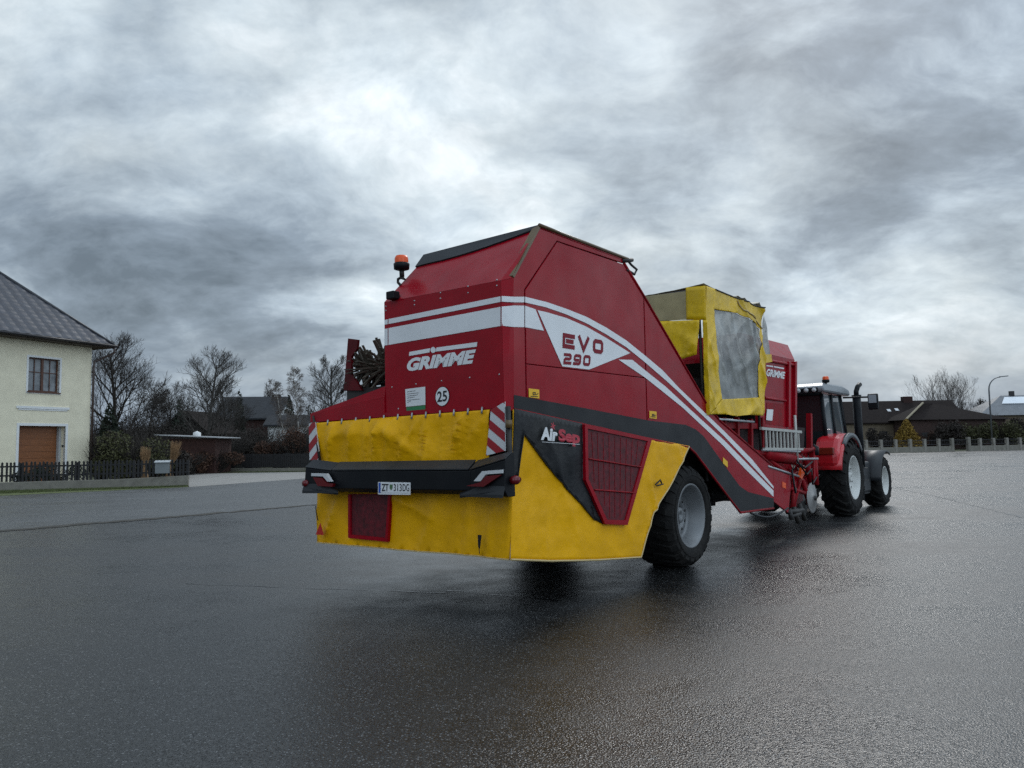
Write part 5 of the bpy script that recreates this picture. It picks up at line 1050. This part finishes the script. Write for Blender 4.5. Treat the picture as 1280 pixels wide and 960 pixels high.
b = MB(); b.add([(x0c, yc1-.01, 1.5), (x1c, yc1-.01, 1.4), (x1c-.25, yc1-.085, zc1), (x0c+.05, yc1-.085, zc1)], [(0, 1, 2, 3)]); tp_(b, 'side_window', GLS)
zr = zc1; b = MB()
b.prism([(x0c-.12, yc0-.05, zr+.02), (x1c+.25, yc0-.05, zr+.0), (x1c+.2, yc0-.05, zr+.16), (x1c-.3, yc0-.0, zr+.25), (x0c+.1, yc0-.0, zr+.25), (x0c-.12, yc0-.05, zr+.16)], (0, yc1-yc0+.1, 0)); cr_ = tp_(b, 'cab_roof', SILVER, bevel=.05)
b = MB(); b.box((x0c-.145, yc0+.1, zr+.03), (x0c-.1, yc1-.1, zr+.135)); tp_(b, 'roof_grille', BLACK, cr_)
for y in (yc0+.18, yc0+.36, yc0+.54, yc1-.4, yc1-.22): b = MB(); b.lathe([(0, .05), (-.02, .05), (-.025, 0)], (x0c-.145, y, zr+.083), 'x', 14); tp_(b, 'work_lamp', LENSW, cr_)
b = MB(); b.add([(x0c-.149, 1.0, zr+.045), (x0c-.149, 1.5, zr+.045), (x0c-.149, 1.5, zr+.12), (x0c-.149, 1.0, zr+.12)], [(0, 1, 2, 3)]); tp_(b, 'rear_plate', WHITE, cr_)
c = Vector((LOC(1043, 481, 1, yc0).x, yc0+.02, zr+.27)); c.x = x0c+.25
beacon(c, .85, tt_, [c-Vector((0, 0, .12)), c-Vector((0, 0, .04))])
# fenders
def fender(name, m, x, z, r0, a0, a1, y0, y1, lip=.0, n=14):
    b = MB(); vs = []; fs = []
    for k in range(n+1):
        a = a0+(a1-a0)*k/n; vs += [(x+math.cos(a)*r0, y0, z+math.sin(a)*r0), (x+math.cos(a)*r0, y1, z+math.sin(a)*r0), (x+math.cos(a)*(r0-lip), y0, z+math.sin(a)*(r0-lip))]
    for k in range(n): o = k*3; fs += [(o, o+3, o+4, o+1), (o, o+2, o+5, o+3)]
    b.add(vs, fs, 0, True); return tp_(b, name, m, solid=.025)
for y0_, y1_ in ((.05, .62), (2.45, 1.88)):
    fender('rear_fender', TRED, TX, .9, 1.03, R_(48), R_(168), y0_, y1_, .10); fender('fender_edge', mat('grey_edge', (.09, .095, .10), .4), TX, .9, 1.035, R_(38), R_(130), y0_-.02*(1 if y0_ < 1 else -1), y0_+.06*(1 if y0_ < 1 else -1), .1)
b = MB(); b.prism([(TX-1.02, .08, 1.15), (TX-1.04, .08, 1.5), (TX-.80, .08, 1.85), (TX-.3, .08, 1.96), (TX-.3, .08, 1.4), (TX-.75, .08, 1.1)], (0, .55, 0)); rfp = tp_(b, 'fender_housing', TRED, bevel=.12)
c = Vector((TX-1.03, .32, 1.55)); b = MB(); b.box((TX-1.075, .16, 1.46), (TX-.9, .50, 1.62)); tp_(b, 'tail_light', mat('amber_red_lens', (.20, .02, .01), .25), rfp, bevel=.02)
for y0_, y1_ in ((.0, .56), (2.44, 1.9)): fender('front_fender', DGREY, TFX, .68, .80, R_(62), R_(178), y0_, y1_, .05)
b = MB(); b.box((TX+1.05, .20, .45), (TX+2.15, .80, 1.22)); tp_(b, 'fuel_tank', DGREY, bevel=.05); b = MB()
for z_ in (.45, .75, 1.05): b.box((TX+1.0, .08, z_), (TX+1.5, .22, z_+.03))
b.tube([(TX+1.0, .1, .3), (TX+1.0, .1, 1.3)], .02, 5); tp_(b, 'step', BLACK)
# exhaust and mirror
ex_x = TX+1.35; eb = LOC(1075, 565, 0, ex_x); et = LOC(1075.5, 495, 0, ex_x)
b = MB(); b.tube([(ex_x, eb.y, 1.1), (ex_x, eb.y, et.z)], .10, 14); b.tube([(ex_x, eb.y, et.z), (ex_x+.0, eb.y, et.z+.12), (ex_x+.08, eb.y-.02, et.z+.24), (ex_x+.22, eb.y-.04, et.z+.31)], .06, 12); b.tube([(ex_x, eb.y, et.z-.02), (ex_x, eb.y, et.z+.03)], .115, 14); tp_(b, 'exhaust', BLACK)
mm = LOC(1092, 502, 0, TX+1.3); b = MB(); b.tube([(TX+.9, yc0, mm.z+.12), (mm.x, mm.y+.08, mm.z+.12)], .022, 6); b.tube([(mm.x, mm.y, mm.z+.12), (mm.x, mm.y, mm.z-.1)], .018, 6); am = tp_(b, 'mirror_arm', BLACK)
b = MB(); b.box((mm.x-.05, mm.y-.11, mm.z-.20), (mm.x+.05, mm.y+.13, mm.z+.20)); tp_(b, 'mirror', BLACK, am, bevel=.03); b = MB(); b.box((mm.x-.056, mm.y-.08, mm.z-.03), (mm.x-.051, mm.y+.10, mm.z+.17)); tp_(b, 'mirror_glass', mat('mirror_glass', (.32, .34, .36), .3), am)

# ------------------------------------------------------------------ render settings
scn.view_settings.view_transform = 'Standard'; scn.view_settings.look = 'None'; scn.view_settings.exposure = .68; scn.view_settings.gamma = 1
scn.cycles.use_denoising = False; scn.cycles.max_bounces = 8; scn.cycles.transparent_max_bounces = 16
